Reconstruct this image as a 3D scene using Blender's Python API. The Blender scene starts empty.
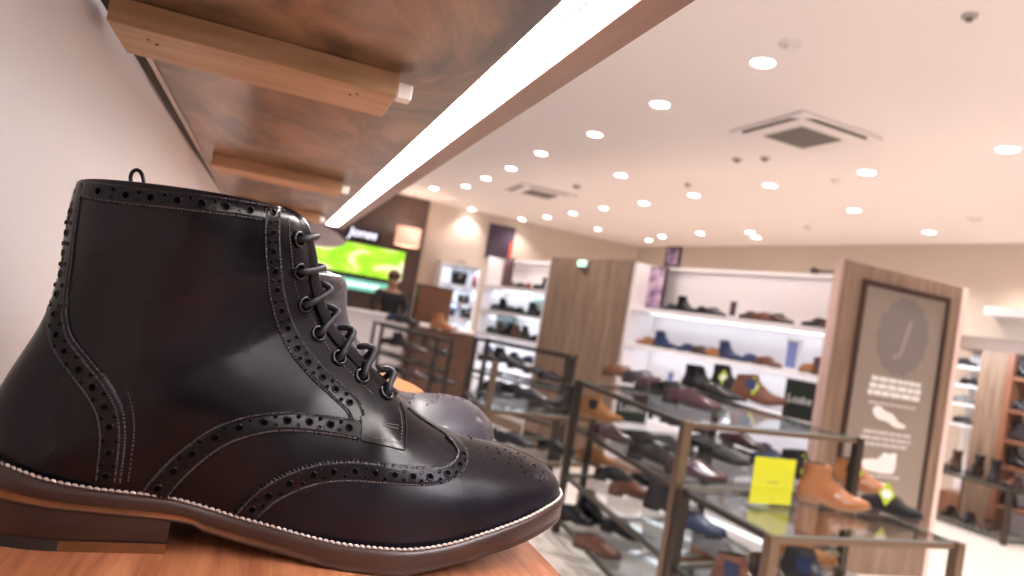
import bpy, bmesh, math, random
from mathutils import Vector, Matrix
from mathutils.bvhtree import BVHTree

random.seed(7)
scene = bpy.context.scene
C = scene.collection

# ------------------------------------------------------------------ camera
# world: X = out of the wall shelf, Y = along the shelf into the shop, Z up; metres; lens at the origin
F_PX = 702.968
CX, CY = 512.0, 288.0
v1 = (270.0, 277.0)
v2 = (2537.0, 662.0)
dY = Vector((v1[0] - CX, -(v1[1] - CY), -F_PX)).normalized()
dX = Vector((v2[0] - CX, -(v2[1] - CY), -F_PX)).normalized()
dZ = dX.cross(dY)
R = Matrix((dX, dY, dZ))
cam_data = bpy.data.cameras.new('camera')
cam = bpy.data.objects.new('camera', cam_data)
C.objects.link(cam)
cam.matrix_world = R.to_4x4()
cam_data.sensor_width = 36.0
cam_data.lens = 36.0 * F_PX / 1024.0
cam_data.clip_start = 0.02
cam_data.clip_end = 60
cam_data.dof.use_dof = True
cam_data.dof.focus_distance = 0.40
cam_data.dof.aperture_fstop = 8.5
scene.camera = cam

# ------------------------------------------------------------------ light and exposure
world = bpy.data.worlds.new('shop_surroundings')
scene.world = world
world.use_nodes = True
# the rest of the shop behind the lens: soft bright and dark patches all round
_nt = world.node_tree
_bg = _nt.nodes['Background']
_tc = _nt.nodes.new('ShaderNodeTexCoord')
_n = _nt.nodes.new('ShaderNodeTexNoise')
_n.inputs['Scale'].default_value = 2.6
_n.inputs['Detail'].default_value = 3.0
_n.inputs['Distortion'].default_value = .4
_cr = _nt.nodes.new('ShaderNodeValToRGB')
_cr.color_ramp.elements[0].position = .50
_cr.color_ramp.elements[0].color = (.03, .026, .032, 1)
_cr.color_ramp.elements[1].position = .66
_cr.color_ramp.elements[1].color = (.93, .90, 1.0, 1)
_nt.links.new(_tc.outputs['Generated'], _n.inputs['Vector'])
_nt.links.new(_n.outputs['Fac'], _cr.inputs['Fac'])
_nt.links.new(_cr.outputs['Color'], _bg.inputs[0])
_bg.inputs[1].default_value = 0.9
vs = scene.view_settings
vs.view_transform = 'Standard'
vs.look = 'None'
vs.gamma = 1.0
vs.use_curve_mapping = False
vs.exposure = 0.53
LAMP_WATTS = 62.0
# added area light, unseen behind the lens, for highlights on the boot
_al = bpy.data.lights.new('boot_fill_light', 'AREA')
_al.shape = 'RECTANGLE'
_al.size = .9
_al.size_y = .7
_al.energy = 40
_al.color = (.88, .88, 1.0)
_ao = bpy.data.objects.new('boot_fill_light', _al)
C.objects.link(_ao)
_ao.location = (.55, -1.5, 1.35)
_ao.rotation_euler = (Vector((-.05, .42, 0)) - Vector(_ao.location)).to_track_quat('-Z', 'Y').to_euler()

ZF = -1.30      # shop floor
ZC = 1.75       # shop ceiling
ZL = -0.147     # top of the shelf the boots stand on
ZU = 0.185      # underside of the shelf above


def ray(px, py):
    return R @ Vector((px - CX, -(py - CY), -F_PX))


def on_z(px, py, z):
    d = ray(px, py)
    return d * (z / d.z)


def on_y(px, py, y):
    d = ray(px, py)
    return d * (y / d.y)


def z_at(px, py, X, Y):
    d = ray(px, py)
    return d.z * (d.x * X + d.y * Y) / (d.x ** 2 + d.y ** 2)


def on_line(px, py, P, Q):
    """point on the vertical plane through P-Q (xy)"""
    d = ray(px, py)
    ex, ey = Q[0] - P[0], Q[1] - P[1]
    t = (P[0] * ey - P[1] * ex) / (d.x * ey - d.y * ex)
    return d * t


# ------------------------------------------------------------------ materials
MATS = {}


def mat(name, col=(.5, .5, .5), rough=.5, metal=0.0, coat=0.0, emit=None, estr=1.0, bump=0.0, bscale=200, var=0.0, vscale=8, spec=.5):
    if name in MATS:
        return MATS[name]
    m = bpy.data.materials.new(name)
    m.use_nodes = True
    nt = m.node_tree
    b = nt.nodes['Principled BSDF']
    b.inputs['Base Color'].default_value = (*col, 1)
    b.inputs['Roughness'].default_value = rough
    b.inputs['Metallic'].default_value = metal
    b.inputs['Coat Weight'].default_value = coat
    b.inputs['Specular IOR Level'].default_value = spec
    if emit:
        b.inputs['Emission Color'].default_value = (*emit, 1)
        b.inputs['Emission Strength'].default_value = estr
    tc = nt.nodes.new('ShaderNodeTexCoord')
    if bump > 0:
        n = nt.nodes.new('ShaderNodeTexNoise')
        n.inputs['Scale'].default_value = bscale
        n.inputs['Detail'].default_value = 4
        nt.links.new(tc.outputs['Object'], n.inputs['Vector'])
        bp = nt.nodes.new('ShaderNodeBump')
        bp.inputs['Strength'].default_value = bump
        bp.inputs['Distance'].default_value = .001
        nt.links.new(n.outputs['Fac'], bp.inputs['Height'])
        nt.links.new(bp.outputs['Normal'], b.inputs['Normal'])
    if var > 0:
        n = nt.nodes.new('ShaderNodeTexNoise')
        n.inputs['Scale'].default_value = vscale
        n.inputs['Detail'].default_value = 3
        nt.links.new(tc.outputs['Object'], n.inputs['Vector'])
        cr = nt.nodes.new('ShaderNodeValToRGB')
        cr.color_ramp.elements[0].position = .3
        cr.color_ramp.elements[1].position = .7
        cr.color_ramp.elements[0].color = (*[c * (1 - var) for c in col], 1)
        cr.color_ramp.elements[1].color = (*[min(1, c * (1 + var)) for c in col], 1)
        nt.links.new(n.outputs['Fac'], cr.inputs['Fac'])
        nt.links.new(cr.outputs['Color'], b.inputs['Base Color'])
    MATS[name] = m
    return m


def wood(name, dark, light, scale=(1, 12, 12), rough=.4, coat=0.0, distort=2.0, nscale=3.0, pos=(.3, .7), bump=.1):
    if name in MATS:
        return MATS[name]
    m = bpy.data.materials.new(name)
    m.use_nodes = True
    nt = m.node_tree
    b = nt.nodes['Principled BSDF']
    b.inputs['Roughness'].default_value = rough
    b.inputs['Coat Weight'].default_value = coat
    b.inputs['Coat Roughness'].default_value = .15
    tc = nt.nodes.new('ShaderNodeTexCoord')
    mp = nt.nodes.new('ShaderNodeMapping')
    mp.inputs['Scale'].default_value = scale
    nt.links.new(tc.outputs['Object'], mp.inputs['Vector'])
    n = nt.nodes.new('ShaderNodeTexNoise')
    n.inputs['Scale'].default_value = nscale
    n.inputs['Detail'].default_value = 6
    n.inputs['Roughness'].default_value = .62
    n.inputs['Distortion'].default_value = distort
    nt.links.new(mp.outputs['Vector'], n.inputs['Vector'])
    cr = nt.nodes.new('ShaderNodeValToRGB')
    cr.color_ramp.elements[0].position = pos[0]
    cr.color_ramp.elements[1].position = pos[1]
    cr.color_ramp.elements[0].color = (*dark, 1)
    cr.color_ramp.elements[1].color = (*light, 1)
    nt.links.new(n.outputs['Fac'], cr.inputs['Fac'])
    nt.links.new(cr.outputs['Color'], b.inputs['Base Color'])
    bp = nt.nodes.new('ShaderNodeBump')
    bp.inputs['Strength'].default_value = bump
    bp.inputs['Distance'].default_value = .001
    nt.links.new(n.outputs['Fac'], bp.inputs['Height'])
    nt.links.new(bp.outputs['Normal'], b.inputs['Normal'])
    MATS[name] = m
    return m


def glass(name, tint=(.85, .93, .9), refl=.25):
    if name in MATS:
        return MATS[name]
    m = bpy.data.materials.new(name)
    m.use_nodes = True
    nt = m.node_tree
    nt.nodes.remove(nt.nodes['Principled BSDF'])
    tr = nt.nodes.new('ShaderNodeBsdfTransparent')
    tr.inputs[0].default_value = (*tint, 1)
    gl = nt.nodes.new('ShaderNodeBsdfGlossy')
    gl.inputs['Roughness'].default_value = .04
    lw = nt.nodes.new('ShaderNodeLayerWeight')
    lw.inputs['Blend'].default_value = .5
    pw = nt.nodes.new('ShaderNodeMath')
    pw.operation = 'POWER'
    pw.inputs[1].default_value = 3.5
    ml = nt.nodes.new('ShaderNodeMath')
    ml.operation = 'MULTIPLY_ADD'
    ml.inputs[1].default_value = refl
    ml.inputs[2].default_value = .03
    mx = nt.nodes.new('ShaderNodeMixShader')
    nt.links.new(lw.outputs['Facing'], pw.inputs[0])
    nt.links.new(pw.outputs[0], ml.inputs[0])
    nt.links.new(ml.outputs[0], mx.inputs[0])
    nt.links.new(tr.outputs[0], mx.inputs[1])
    nt.links.new(gl.outputs[0], mx.inputs[2])
    nt.links.new(mx.outputs[0], nt.nodes['Material Output'].inputs[0])
    MATS[name] = m
    return m


def leather(name, col, col2, rough=(.25, .45), coat=.25, nscale=14, grain=.25):
    """polished leather: cloudy burnish in colour and in gloss, fine grain"""
    m = bpy.data.materials.new(name)
    m.use_nodes = True
    nt = m.node_tree
    b = nt.nodes['Principled BSDF']
    tc = nt.nodes.new('ShaderNodeTexCoord')
    n = nt.nodes.new('ShaderNodeTexNoise')
    n.inputs['Scale'].default_value = nscale
    n.inputs['Detail'].default_value = 2
    n.inputs['Distortion'].default_value = .3
    nt.links.new(tc.outputs['Object'], n.inputs['Vector'])
    cr = nt.nodes.new('ShaderNodeValToRGB')
    cr.color_ramp.elements[0].position = .35
    cr.color_ramp.elements[1].position = .68
    cr.color_ramp.elements[0].color = (*col, 1)
    cr.color_ramp.elements[1].color = (*col2, 1)
    nt.links.new(n.outputs['Fac'], cr.inputs['Fac'])
    nt.links.new(cr.outputs['Color'], b.inputs['Base Color'])
    mr = nt.nodes.new('ShaderNodeMapRange')
    mr.inputs['From Min'].default_value = .3
    mr.inputs['From Max'].default_value = .7
    mr.inputs['To Min'].default_value = rough[0]
    mr.inputs['To Max'].default_value = rough[1]
    nt.links.new(n.outputs['Fac'], mr.inputs['Value'])
    nt.links.new(mr.outputs[0], b.inputs['Roughness'])
    b.inputs['Coat Weight'].default_value = coat
    b.inputs['Coat Roughness'].default_value = .18
    g = nt.nodes.new('ShaderNodeTexNoise')
    g.inputs['Scale'].default_value = 900
    g.inputs['Detail'].default_value = 3
    nt.links.new(tc.outputs['Object'], g.inputs['Vector'])
    w = nt.nodes.new('ShaderNodeTexNoise')
    w.inputs['Scale'].default_value = 45
    w.inputs['Detail'].default_value = 3
    nt.links.new(tc.outputs['Object'], w.inputs['Vector'])
    ad = nt.nodes.new('ShaderNodeMath')
    ad.operation = 'MULTIPLY_ADD'
    ad.inputs[1].default_value = .35
    nt.links.new(g.outputs['Fac'], ad.inputs[0])
    nt.links.new(w.outputs['Fac'], ad.inputs[2])
    bp = nt.nodes.new('ShaderNodeBump')
    bp.inputs['Strength'].default_value = grain
    bp.inputs['Distance'].default_value = .0008
    nt.links.new(ad.outputs[0], bp.inputs['Height'])
    nt.links.new(bp.outputs['Normal'], b.inputs['Normal'])
    MATS[name] = m
    return m


# ------------------------------------------------------------------ object helpers
def obj(name, bm, m, parent=None, smooth=False):
    me = bpy.data.meshes.new(name)
    bm.normal_update()
    bm.to_mesh(me)
    bm.free()
    if smooth:
        me.polygons.foreach_set('use_smooth', [True] * len(me.polygons))
    o = bpy.data.objects.new(name, me)
    for x in (m if isinstance(m, (list, tuple)) else [m]):
        me.materials.append(x)
    C.objects.link(o)
    if parent is not None:
        o.parent = parent
    return o


def thing(name, label, cat, loc=(0, 0, 0), rotz=0, group=None):
    o = bpy.data.objects.new(name, None)
    o.empty_display_size = .05
    C.objects.link(o)
    o.location = loc
    o.rotation_euler = (0, 0, rotz)
    return tag(o, label, cat, group)


def tag(o, label, cat, group=None):
    o['label'] = label
    o['category'] = cat
    if group:
        o['group'] = group
    return o


def struct(name, bm, m, smooth=False):
    o = obj(name, bm, m, None, smooth)
    o['kind'] = 'structure'
    return o


def box(bm, x0, x1, y0, y1, z0, z1, mi=0):
    vs_ = [bm.verts.new((x, y, z)) for z in (z0, z1) for y in (y0, y1) for x in (x0, x1)]
    for f in ((0, 2, 3, 1), (4, 5, 7, 6), (0, 1, 5, 4), (2, 6, 7, 3), (0, 4, 6, 2), (1, 3, 7, 5)):
        fc = bm.faces.new([vs_[i] for i in f])
        fc.material_index = mi
    return bm


def boxbm(*a, bevel=0):
    bm = bmesh.new()
    box(bm, *a)
    if bevel:
        bmesh.ops.bevel(bm, geom=list(bm.edges), offset=bevel, segments=2, profile=.5, affect='EDGES')
    return bm


def prism(bm, pts, z0, z1, mi=0):
    lo = [bm.verts.new((p[0], p[1], z0)) for p in pts]
    hi = [bm.verts.new((p[0], p[1], z1)) for p in pts]
    n = len(pts)
    fs = [bm.faces.new(list(reversed(lo))), bm.faces.new(hi)]
    for i in range(n):
        j = (i + 1) % n
        fs.append(bm.faces.new((lo[i], lo[j], hi[j], hi[i])))
    for f in fs:
        f.material_index = mi
    bmesh.ops.recalc_face_normals(bm, faces=fs)
    return bm


def bar(bm, p, q, w, h=None, mi=0):
    """square bar from p to q"""
    p, q = Vector(p), Vector(q)
    h = h or w
    d = (q - p).normalized()
    up = Vector((0, 0, 1)) if abs(d.z) < .9 else Vector((0, 1, 0))
    s = d.cross(up).normalized() * (w / 2)
    u = s.cross(d).normalized() * (h / 2)
    a = [bm.verts.new(p + s * i + u * j) for i, j in ((-1, -1), (1, -1), (1, 1), (-1, 1))]
    b = [bm.verts.new(q + s * i + u * j) for i, j in ((-1, -1), (1, -1), (1, 1), (-1, 1))]
    fs = [bm.faces.new(a[::-1]), bm.faces.new(b)]
    for i in range(4):
        j = (i + 1) % 4
        fs.append(bm.faces.new((a[i], a[j], b[j], b[i])))
    for f in fs:
        f.material_index = mi
    bmesh.ops.recalc_face_normals(bm, faces=fs)
    return bm


def catmull(pts, n, closed=False):
    out = []
    m = len(pts)
    rng = range(m if closed else m - 1)
    for i in rng:
        def P(k):
            if closed:
                return pts[k % m]
            return pts[max(0, min(m - 1, k))]
        p0, p1, p2, p3 = P(i - 1), P(i), P(i + 1), P(i + 2)
        for s in range(n):
            t = s / n
            out.append(tuple(.5 * ((2 * b) + (-a + c) * t + (2 * a - 5 * b + 4 * c - d) * t * t + (-a + 3 * b - 3 * c + d) * t ** 3)
                             for a, b, c, d in zip(p0, p1, p2, p3)))
    if not closed:
        out.append(tuple(pts[-1]))
    return out


def tube(bm, pts, r, seg=8, mi=0, closed=False, flat=1.0):
    pts = [Vector(p) for p in pts]
    n = len(pts)
    rings = []
    prev = None
    for i, p in enumerate(pts):
        a = pts[(i - 1) % n] if (closed or i > 0) else p
        b = pts[(i + 1) % n] if (closed or i < n - 1) else p
        d = (b - a).normalized()
        if prev is None:
            ref = Vector((0, 0, 1)) if abs(d.z) < .9 else Vector((1, 0, 0))
            s = d.cross(ref).normalized()
        else:
            s = (prev - d * prev.dot(d)).normalized()
        prev = s
        u = d.cross(s).normalized()
        rr = r[i] if isinstance(r, (list, tuple)) else r
        rings.append([bm.verts.new(p + (s * math.cos(k * 2 * math.pi / seg) + u * flat * math.sin(k * 2 * math.pi / seg)) * rr) for k in range(seg)])
    fs = []
    for i in range(n if closed else n - 1):
        A, B = rings[i], rings[(i + 1) % n]
        for k in range(seg):
            l = (k + 1) % seg
            fs.append(bm.faces.new((A[k], A[l], B[l], B[k])))
    if not closed:
        fs.append(bm.faces.new(rings[0][::-1]))
        fs.append(bm.faces.new(rings[-1]))
    for f in fs:
        f.material_index = mi
    return bm


def lathe(bm, prof, seg=24, mi=0, center=(0, 0, 0)):
    rings = []
    for r, z in prof:
        rings.append([bm.verts.new((center[0] + r * math.cos(k * 2 * math.pi / seg), center[1] + r * math.sin(k * 2 * math.pi / seg), center[2] + z)) for k in range(seg)])
    for A, B in zip(rings, rings[1:]):
        for k in range(seg):
            l = (k + 1) % seg
            f = bm.faces.new((A[k], A[l], B[l], B[k]))
            f.material_index = mi
    return rings


# ------------------------------------------------------------------ footwear
# section: Fx,Fz (top/front profile), Bx,Bz (bottom/back profile), wm widest half width, we half width at the bottom, tm, p, r
def fan_loft(sections, sub, ka, kb, lip=.003, depth=.03):
    """upper of a shoe, lofted through planes that fan from the toe up to the collar. returns bm of upper, bm of lining"""
    S = catmull(sections, sub)
    bm = bmesh.new()
    rings = []
    for s in S:
        Fx, Fz, Bx, Bz, wm, we, tm, p, r = s
        wm = max(wm, 2e-4)
        we = min(max(we, 0), wm)
        side = []
        for k in range(ka + 1):
            th = k / ka * math.pi / 2
            t = tm * (1 - max(0, math.cos(th)) ** (2 / p))
            side.append((t, wm * math.sin(th) ** (2 / p)))
        for k in range(1, kb + 1):
            th = k / kb * math.pi / 2
            t = tm + (1 - tm) * math.sin(th) ** (2 / r)
            side.append((t, we + (wm - we) * max(0, math.cos(th)) ** (2 / r)))
        side.append((1.0, we * .5))
        side.append((1.0, 0.0))
        ring = []
        for t, y in side:
            ring.append((Fx + (Bx - Fx) * t, -y, Fz + (Bz - Fz) * t))
        for t, y in side[-2:0:-1]:
            ring.append((Fx + (Bx - Fx) * t, y, Fz + (Bz - Fz) * t))
        rings.append(ring)
    vr = [[bm.verts.new(c) for c in ring] for ring in rings]
    n = len(vr[0])
    for A, B in zip(vr, vr[1:]):
        for k in range(n):
            l = (k + 1) % n
            bm.faces.new((A[k], A[l], B[l], B[k]))
    bm.faces.new(vr[0][::-1])
    # collar roll and the inside
    last = [Vector(c) for c in rings[-1]]
    cen = sum(last, Vector()) / n
    nrm = Vector((0, 0, 1))
    lip1 = [c + (cen - c).normalized() * lip * .5 + nrm * lip * .15 for c in last]
    lip2 = [c + (cen - c).normalized() * lip for c in last]
    v1_ = [bm.verts.new(c) for c in lip1]
    v2_ = [bm.verts.new(c) for c in lip2]
    for A, B in ((vr[-1], v1_), (v1_, v2_)):
        for k in range(n):
            l = (k + 1) % n
            bm.faces.new((A[k], A[l], B[l], B[k]))
    bl = bmesh.new()
    i0 = [bl.verts.new(c) for c in lip2]
    i1 = [bl.verts.new(cen + (c - cen) * .93 - nrm * depth) for c in lip2]
    for k in range(n):
        l = (k + 1) % n
        bl.faces.new((i0[k], i0[l], i1[l], i1[k]))
    bl.faces.new(i1)
    bmesh.ops.remove_doubles(bm, verts=bm.verts, dist=1e-6)
    bmesh.ops.recalc_face_normals(bm, faces=bm.faces)
    bmesh.ops.recalc_face_normals(bl, faces=bl.faces)
    for f in bl.faces:
        f.normal_flip()
    return bm, bl


def interp(x, tab):
    if x <= tab[0][0]:
        return tab[0][1]
    for (a, b), (c, d) in zip(tab, tab[1:]):
        if x <= c:
            t = (x - a) / (c - a)
            return b + (d - b) * t
    return tab[-1][1]


def smooth_tab(tab):
    t = catmull(sorted(tab), 6)
    return t


def inset(loop, d):
    n = len(loop)
    out = []
    for i in range(n):
        a, b = loop[(i - 1) % n], loop[(i + 1) % n]
        tx, ty = b[0] - a[0], b[1] - a[1]
        L = math.hypot(tx, ty) or 1
        out.append((loop[i][0] - ty / L * d * SGN, loop[i][1] + tx / L * d * SGN))
    return out


SGN = 1


def outline(half, sub):
    pts = [(x, -w) for x, w in half] + [(x, w) for x, w in half[-2:0:-1]]
    return catmull(pts, sub, closed=True)


def sole_bm(loop, zt, zb, stripe_x=None):
    """welt, midsole and outsole: rings down the outline. materials 0 brown, 1 stripe, 2 underside"""
    bm = bmesh.new()
    spec = [(-.007, 0.0), (-.0012, 0.0), (0.0, .08), (0.0, .30), (0.0, .36), (0.0, .42), (0, .62), (-.0002, .66), (-.0002, .80), (0, .84), (0, .94), (-.0015, 1.0)]
    rings = []
    for off, f in spec:
        lp = inset(loop, -off)
        rings.append([bm.verts.new((x, y, zt(x0) + (zb(x0) - zt(x0)) * f)) for (x, y), (x0, y0) in zip(lp, loop)])
    n = len(loop)
    for k, (A, B) in enumerate(zip(rings, rings[1:])):
        for i in range(n):
            j = (i + 1) % n
            f = bm.faces.new((A[i], A[j], B[j], B[i]))
            if stripe_x is not None and k in (6, 7, 8) and loop[i][0] < stripe_x:
                f.material_index = 1
    # top and bottom as strips between the two sides (mirror pairs)
    for ring, flip in ((rings[0], 0), (rings[-1], 1)):
        h = n // 2
        for i in range(h):
            a, b = ring[i], ring[i + 1]
            c, d = ring[(n - i - 1) % n], ring[(n - i) % n]
            vsn = []
            for v in (a, b, c, d):
                if v not in vsn:
                    vsn.append(v)
            if len(vsn) >= 3:
                f = bm.faces.new(vsn if flip else vsn[::-1])
                f.material_index = 2 if flip else 0
    bmesh.ops.recalc_face_normals(bm, faces=bm.faces)
    return bm


def heel_bm(loop, xb, zb, tip=.0055, tipx=None):
    """stacked heel block under the sole. 0 brown, 1 orange top lift, 2 black lift"""
    pts = [p for p in loop if p[0] < xb]
    # order: start at near side breast, round the back, to far side breast
    near = sorted([p for p in pts if p[1] < 0], key=lambda p: -p[0])
    far = sorted([p for p in pts if p[1] >= 0], key=lambda p: p[0])
    lp = [(xb, near[0][1])] + near + far + [(xb, far[-1][1])]
    bm = bmesh.new()
    levels = [0, .5, .999]
    rings = []
    for k, off in ((0, .0006), (.5, .0006), (1.0, .0010), ('t0', .0014), ('t1', .0004), (0.0, .0006)):
        ring = []
        for i, (x, y) in enumerate(lp):
            s = 1 - off / .04
            top = zb(x) + .0015
            z = {'t0': tip, 't1': tip - .0004}.get(k, None)
            if z is None:
                if k == 0 and len(rings) == 0:
                    z = top
                elif k == .5:
                    z = (top + tip) / 2
                elif k == 1.0:
                    z = tip + .0006
                else:
                    z = 0.0
            cx_ = -.05
            ring.append(bm.verts.new((cx_ + (x - cx_) * (s if x < xb - 1e-4 else 1), y * s, z)))
        rings.append(ring)
    n = len(lp)
    for k, (A, B) in enumerate(zip(rings, rings[1:])):
        for i in range(n):
            j = (i + 1) % n
            f = bm.faces.new((A[i], A[j], B[j], B[i]))
            if k >= 4:
                f.material_index = 2 if (tipx is not None and lp[i][0] < tipx) else 1
    bm.faces.new(rings[-1])
    bmesh.ops.recalc_face_normals(bm, faces=bm.faces)
    return bm


BOOT_OUT = [(.1990, 0), (.1980, .012), (.1940, .0230), (.1855, .0325), (.1695, .041), (.146, .0475), (.118, .0515), (.09, .0525), (.06, .0475),
            (.03, .040), (0, .0345), (-.03, .0345), (-.06, .0365), (-.085, .0365), (-.105, .030), (-.118, .018), (-.124, 0)]
BOOT_ZT = smooth_tab([(-.13, .0405), (-.104, .0368), (-.082, .0325), (-.0616, .030), (-.040, .0285), (-.024, .0268), (-.0066, .0228), (.007, .0198), (.023, .0175), (.041, .0149),
                      (.0596, .0134), (.078, .0135), (.098, .0145), (.118, .0182), (.138, .0243), (.1615, .0318), (.178, .0378), (.19, .0415), (.206, .045)])
BOOT_ZB = smooth_tab([(-.13, .0215), (-.0255, .0160), (-.011, .0120), (.0095, .0075), (.040, .0030), (.060, .0003), (.092, .0004), (.114, .005), (.14, .0117), (.165, .0190),
                      (.182, .0252), (.206, .033)])

BOOT_SEC = [
    (.1955, .0430, .1955, .0360, .0020, .0018, .6, 2, 2.6),
    (.1952, .0474, .1945, .0350, .0125, .0120, .60, 2.2, 2.8),
    (.1925, .0526, .1910, .0340, .0205, .0200, .62, 2.2, 3.0),
    (.1850, .0580, .1830, .0325, .0295, .0285, .64, 2.2, 3.0),
    (.1720, .0628, .1700, .0290, .0365, .0352, .66, 2.15, 3.0),
    (.1550, .0664, .1520, .0245, .0422, .0405, .70, 2.05, 3.0),
    (.1380, .0684, .1330, .0200, .0455, .0430, .72, 2, 2.8),
    (.1210, .0710, .1130, .0145, .0478, .0450, .72, 2, 2.8),
    (.1036, .0778, .0920, .0115, .0478, .0450, .74, 1.95, 2.8),
    (.0825, .0910, .0720, .0105, .0455, .0425, .76, 1.85, 2.8),
    (.0710, .0992, .0520, .0110, .0415, .0385, .76, 1.8, 2.8),
    (.0596, .1074, .0300, .0140, .0375, .0345, .75, 1.8, 2.8),
    (.0510, .1142, .0080, .0175, .0350, .0300, .70, 1.8, 2.6),
    (.0450, .1190, -.0160, .0230, .0345, .0290, .66, 1.8, 2.6),
    (.0405, .1232, -.0420, .0265, .0350, .0305, .64, 1.8, 2.6),
    (.0370, .1272, -.0680, .0290, .0355, .0310, .62, 1.8, 2.6),
    (.0345, .1312, -.0920, .0325, .0355, .0270, .60, 1.8, 2.6),
    (.0325, .1348, -.1095, .0370, .0352, .0150, .58, 1.8, 2.3),
    (.0310, .1380, -.1195, .0470, .0350, .0030, .55, 1.8, 2.1),
    (.0297, .1408, -.1206, .0590, .0348, 0, .54, 1.8, 2.0),
    (.0285, .1437, -.1172, .0730, .0346, 0, .53, 1.8, 2.0),
    (.0270, .1472, -.1118, .0880, .0348, 0, .52, 1.8, 2.0),
    (.0255, .1512, -.1066, .1030, .0355, 0, .52, 1.8, 2.0),
    (.0238, .1562, -.1030, .1200, .0365, 0, .51, 1.85, 2.0),
    (.0218, .1632, -.1022, .1370, .0378, 0, .51, 1.85, 2.0),
    (.0190, .1700, -.1030, .1525, .0390, 0, .50, 1.9, 2.0),
    (.0155, .1775, -.1030, .1660, .0400, 0, .50, 1.9, 2.0),
    (.0095, .1838, -.1022, .1745, .0404, 0, .50, 1.9, 2.0),
    (.0000, .1866, -.1014, .1795, .0405, 0, .50, 1.9, 2.0),
]

SHOE_OUT = [(.1745, 0), (.172, .013), (.163, .0245), (.146, .035), (.12, .043), (.09, .0465), (.06, .044), (.03, .038), (0, .0335), (-.03, .033),
            (-.06, .035), (-.09, .034), (-.11, .026), (-.121, .014), (-.125, 0)]
SHOE_ZT = smooth_tab([(-.13, .031), (-.09, .029), (-.05, .026), (-.01, .020), (.04, .0135), (.09, .0115), (.13, .0145), (.16, .019), (.18, .022)])
SHOE_ZB = smooth_tab([(-.13, .024), (-.09, .022), (-.05, .018), (-.01, .012), (.04, .004), (.08, 0.0), (.11, 0.001), (.14, .006), (.18, .013)])
SHOE_SEC = [
    (.1695, .0250, .1695, .0200, .0020, .0018, .6, 2, 2.4),
    (.1670, .0360, .1660, .0180, .0140, .0125, .62, 2, 2.4),
    (.1600, .0430, .1580, .0165, .0235, .0215, .65, 2, 2.5),
    (.1450, .0490, .1420, .0145, .0325, .0300, .68, 2, 2.6),
    (.1200, .0540, .1150, .0115, .0395, .0370, .70, 2, 2.7),
    (.0950, .0600, .0850, .0100, .0420, .0390, .72, 1.95, 2.7),
    (.0700, .0720, .0550, .0105, .0405, .0370, .74, 1.8, 2.7),
    (.0480, .0850, .0200, .0140, .0365, .0325, .72, 1.7, 2.6),
    (.0400, .0890, -.0150, .0190, .0335, .0290, .68, 1.7, 2.6),
    (.0360, .0910, -.0500, .0230, .0325, .0290, .64, 1.7, 2.6),
    (.0330, .0925, -.0850, .0250, .0320, .0250, .60, 1.8, 2.5),
    (.0310, .0935, -.1100, .0280, .0310, .0140, .58, 1.8, 2.2),
    (.0295, .0945, -.1190, .0360, .0300, .0020, .56, 1.8, 2.0),
    (.0280, .0955, -.1210, .0450, .0295, 0, .55, 1.8, 2.0),
    (.0265, .0965, -.1190, .0560, .0285, 0, .55, 1.8, 2.0),
    (.0245, .0975, -.1150, .0670, .0270, 0, .55, 1.9, 2.0),
]

leather_black = leather('black_polished_leather', (.003, .002, .0035), (.008, .006, .010), rough=(.17, .36), coat=.0, nscale=17, grain=.13)
leather_black.node_tree.nodes['Principled BSDF'].inputs['Specular IOR Level'].default_value = .27
leather_hole = mat('punched_hole_black', (.001, .001, .001), .9, spec=.05)
leather_stitch = mat('black_thread', (.055, .048, .058), .4)
sole_brown = mat('brown_stained_sole', (.036, .016, .011), .38, coat=.1, var=.22, vscale=40, bump=.15, bscale=300)
sole_orange = mat('orange_tan_sole_layer', (.17, .064, .02), .42, var=.25, vscale=50)
sole_black = mat('black_rubber_lift', (.02, .018, .018), .5)
thread_cream = mat('cream_welt_thread', (.64, .56, .52), .7)
_nt = sole_orange.node_tree
_tc = _nt.nodes.new('ShaderNodeTexCoord')
_sx = _nt.nodes.new('ShaderNodeSeparateXYZ')
_mr = _nt.nodes.new('ShaderNodeMapRange')
_mr.inputs['From Min'].default_value = -.02
_mr.inputs['From Max'].default_value = .055
_mx = _nt.nodes.new('ShaderNodeMix')
_mx.data_type = 'RGBA'
_src = _nt.nodes['Principled BSDF'].inputs['Base Color'].links[0].from_socket
_nt.links.new(_tc.outputs['Object'], _sx.inputs[0])
_nt.links.new(_sx.outputs['X'], _mr.inputs['Value'])
_nt.links.new(_mr.outputs[0], _mx.inputs[0])
_nt.links.new(_src, _mx.inputs[6])
_mx.inputs[7].default_value = (.036, .016, .011, 1)
_nt.links.new(_mx.outputs[2], _nt.nodes['Principled BSDF'].inputs['Base Color'])
lace_navy = mat('dark_navy_waxed_lace', (.010, .010, .018), .45, bump=.5, bscale=1500)
eyelet_black = mat('gloss_black_eyelet', (.012, .012, .014), .16, metal=.6, coat=.5)
lining_dark = mat('dark_leather_lining', (.03, .022, .02), .6)

# ---------- the hero boot
BOOT_Y = .425
boot = thing('brogue_boot', 'large black leather lace-up brogue boot with brown sole, nearest on the wooden shelf', 'boot', (0, BOOT_Y, ZL), 0)
ub, ul = fan_loft(BOOT_SEC, 5, 16, 14, lip=.0035, depth=.06)
ORI = Vector((0, BOOT_Y, ZL))
bvh = BVHTree.FromBMesh(ub)
upper = obj('upper', ub, leather_black, boot, True)
obj('lining', ul, lining_dark, boot, True)


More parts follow.
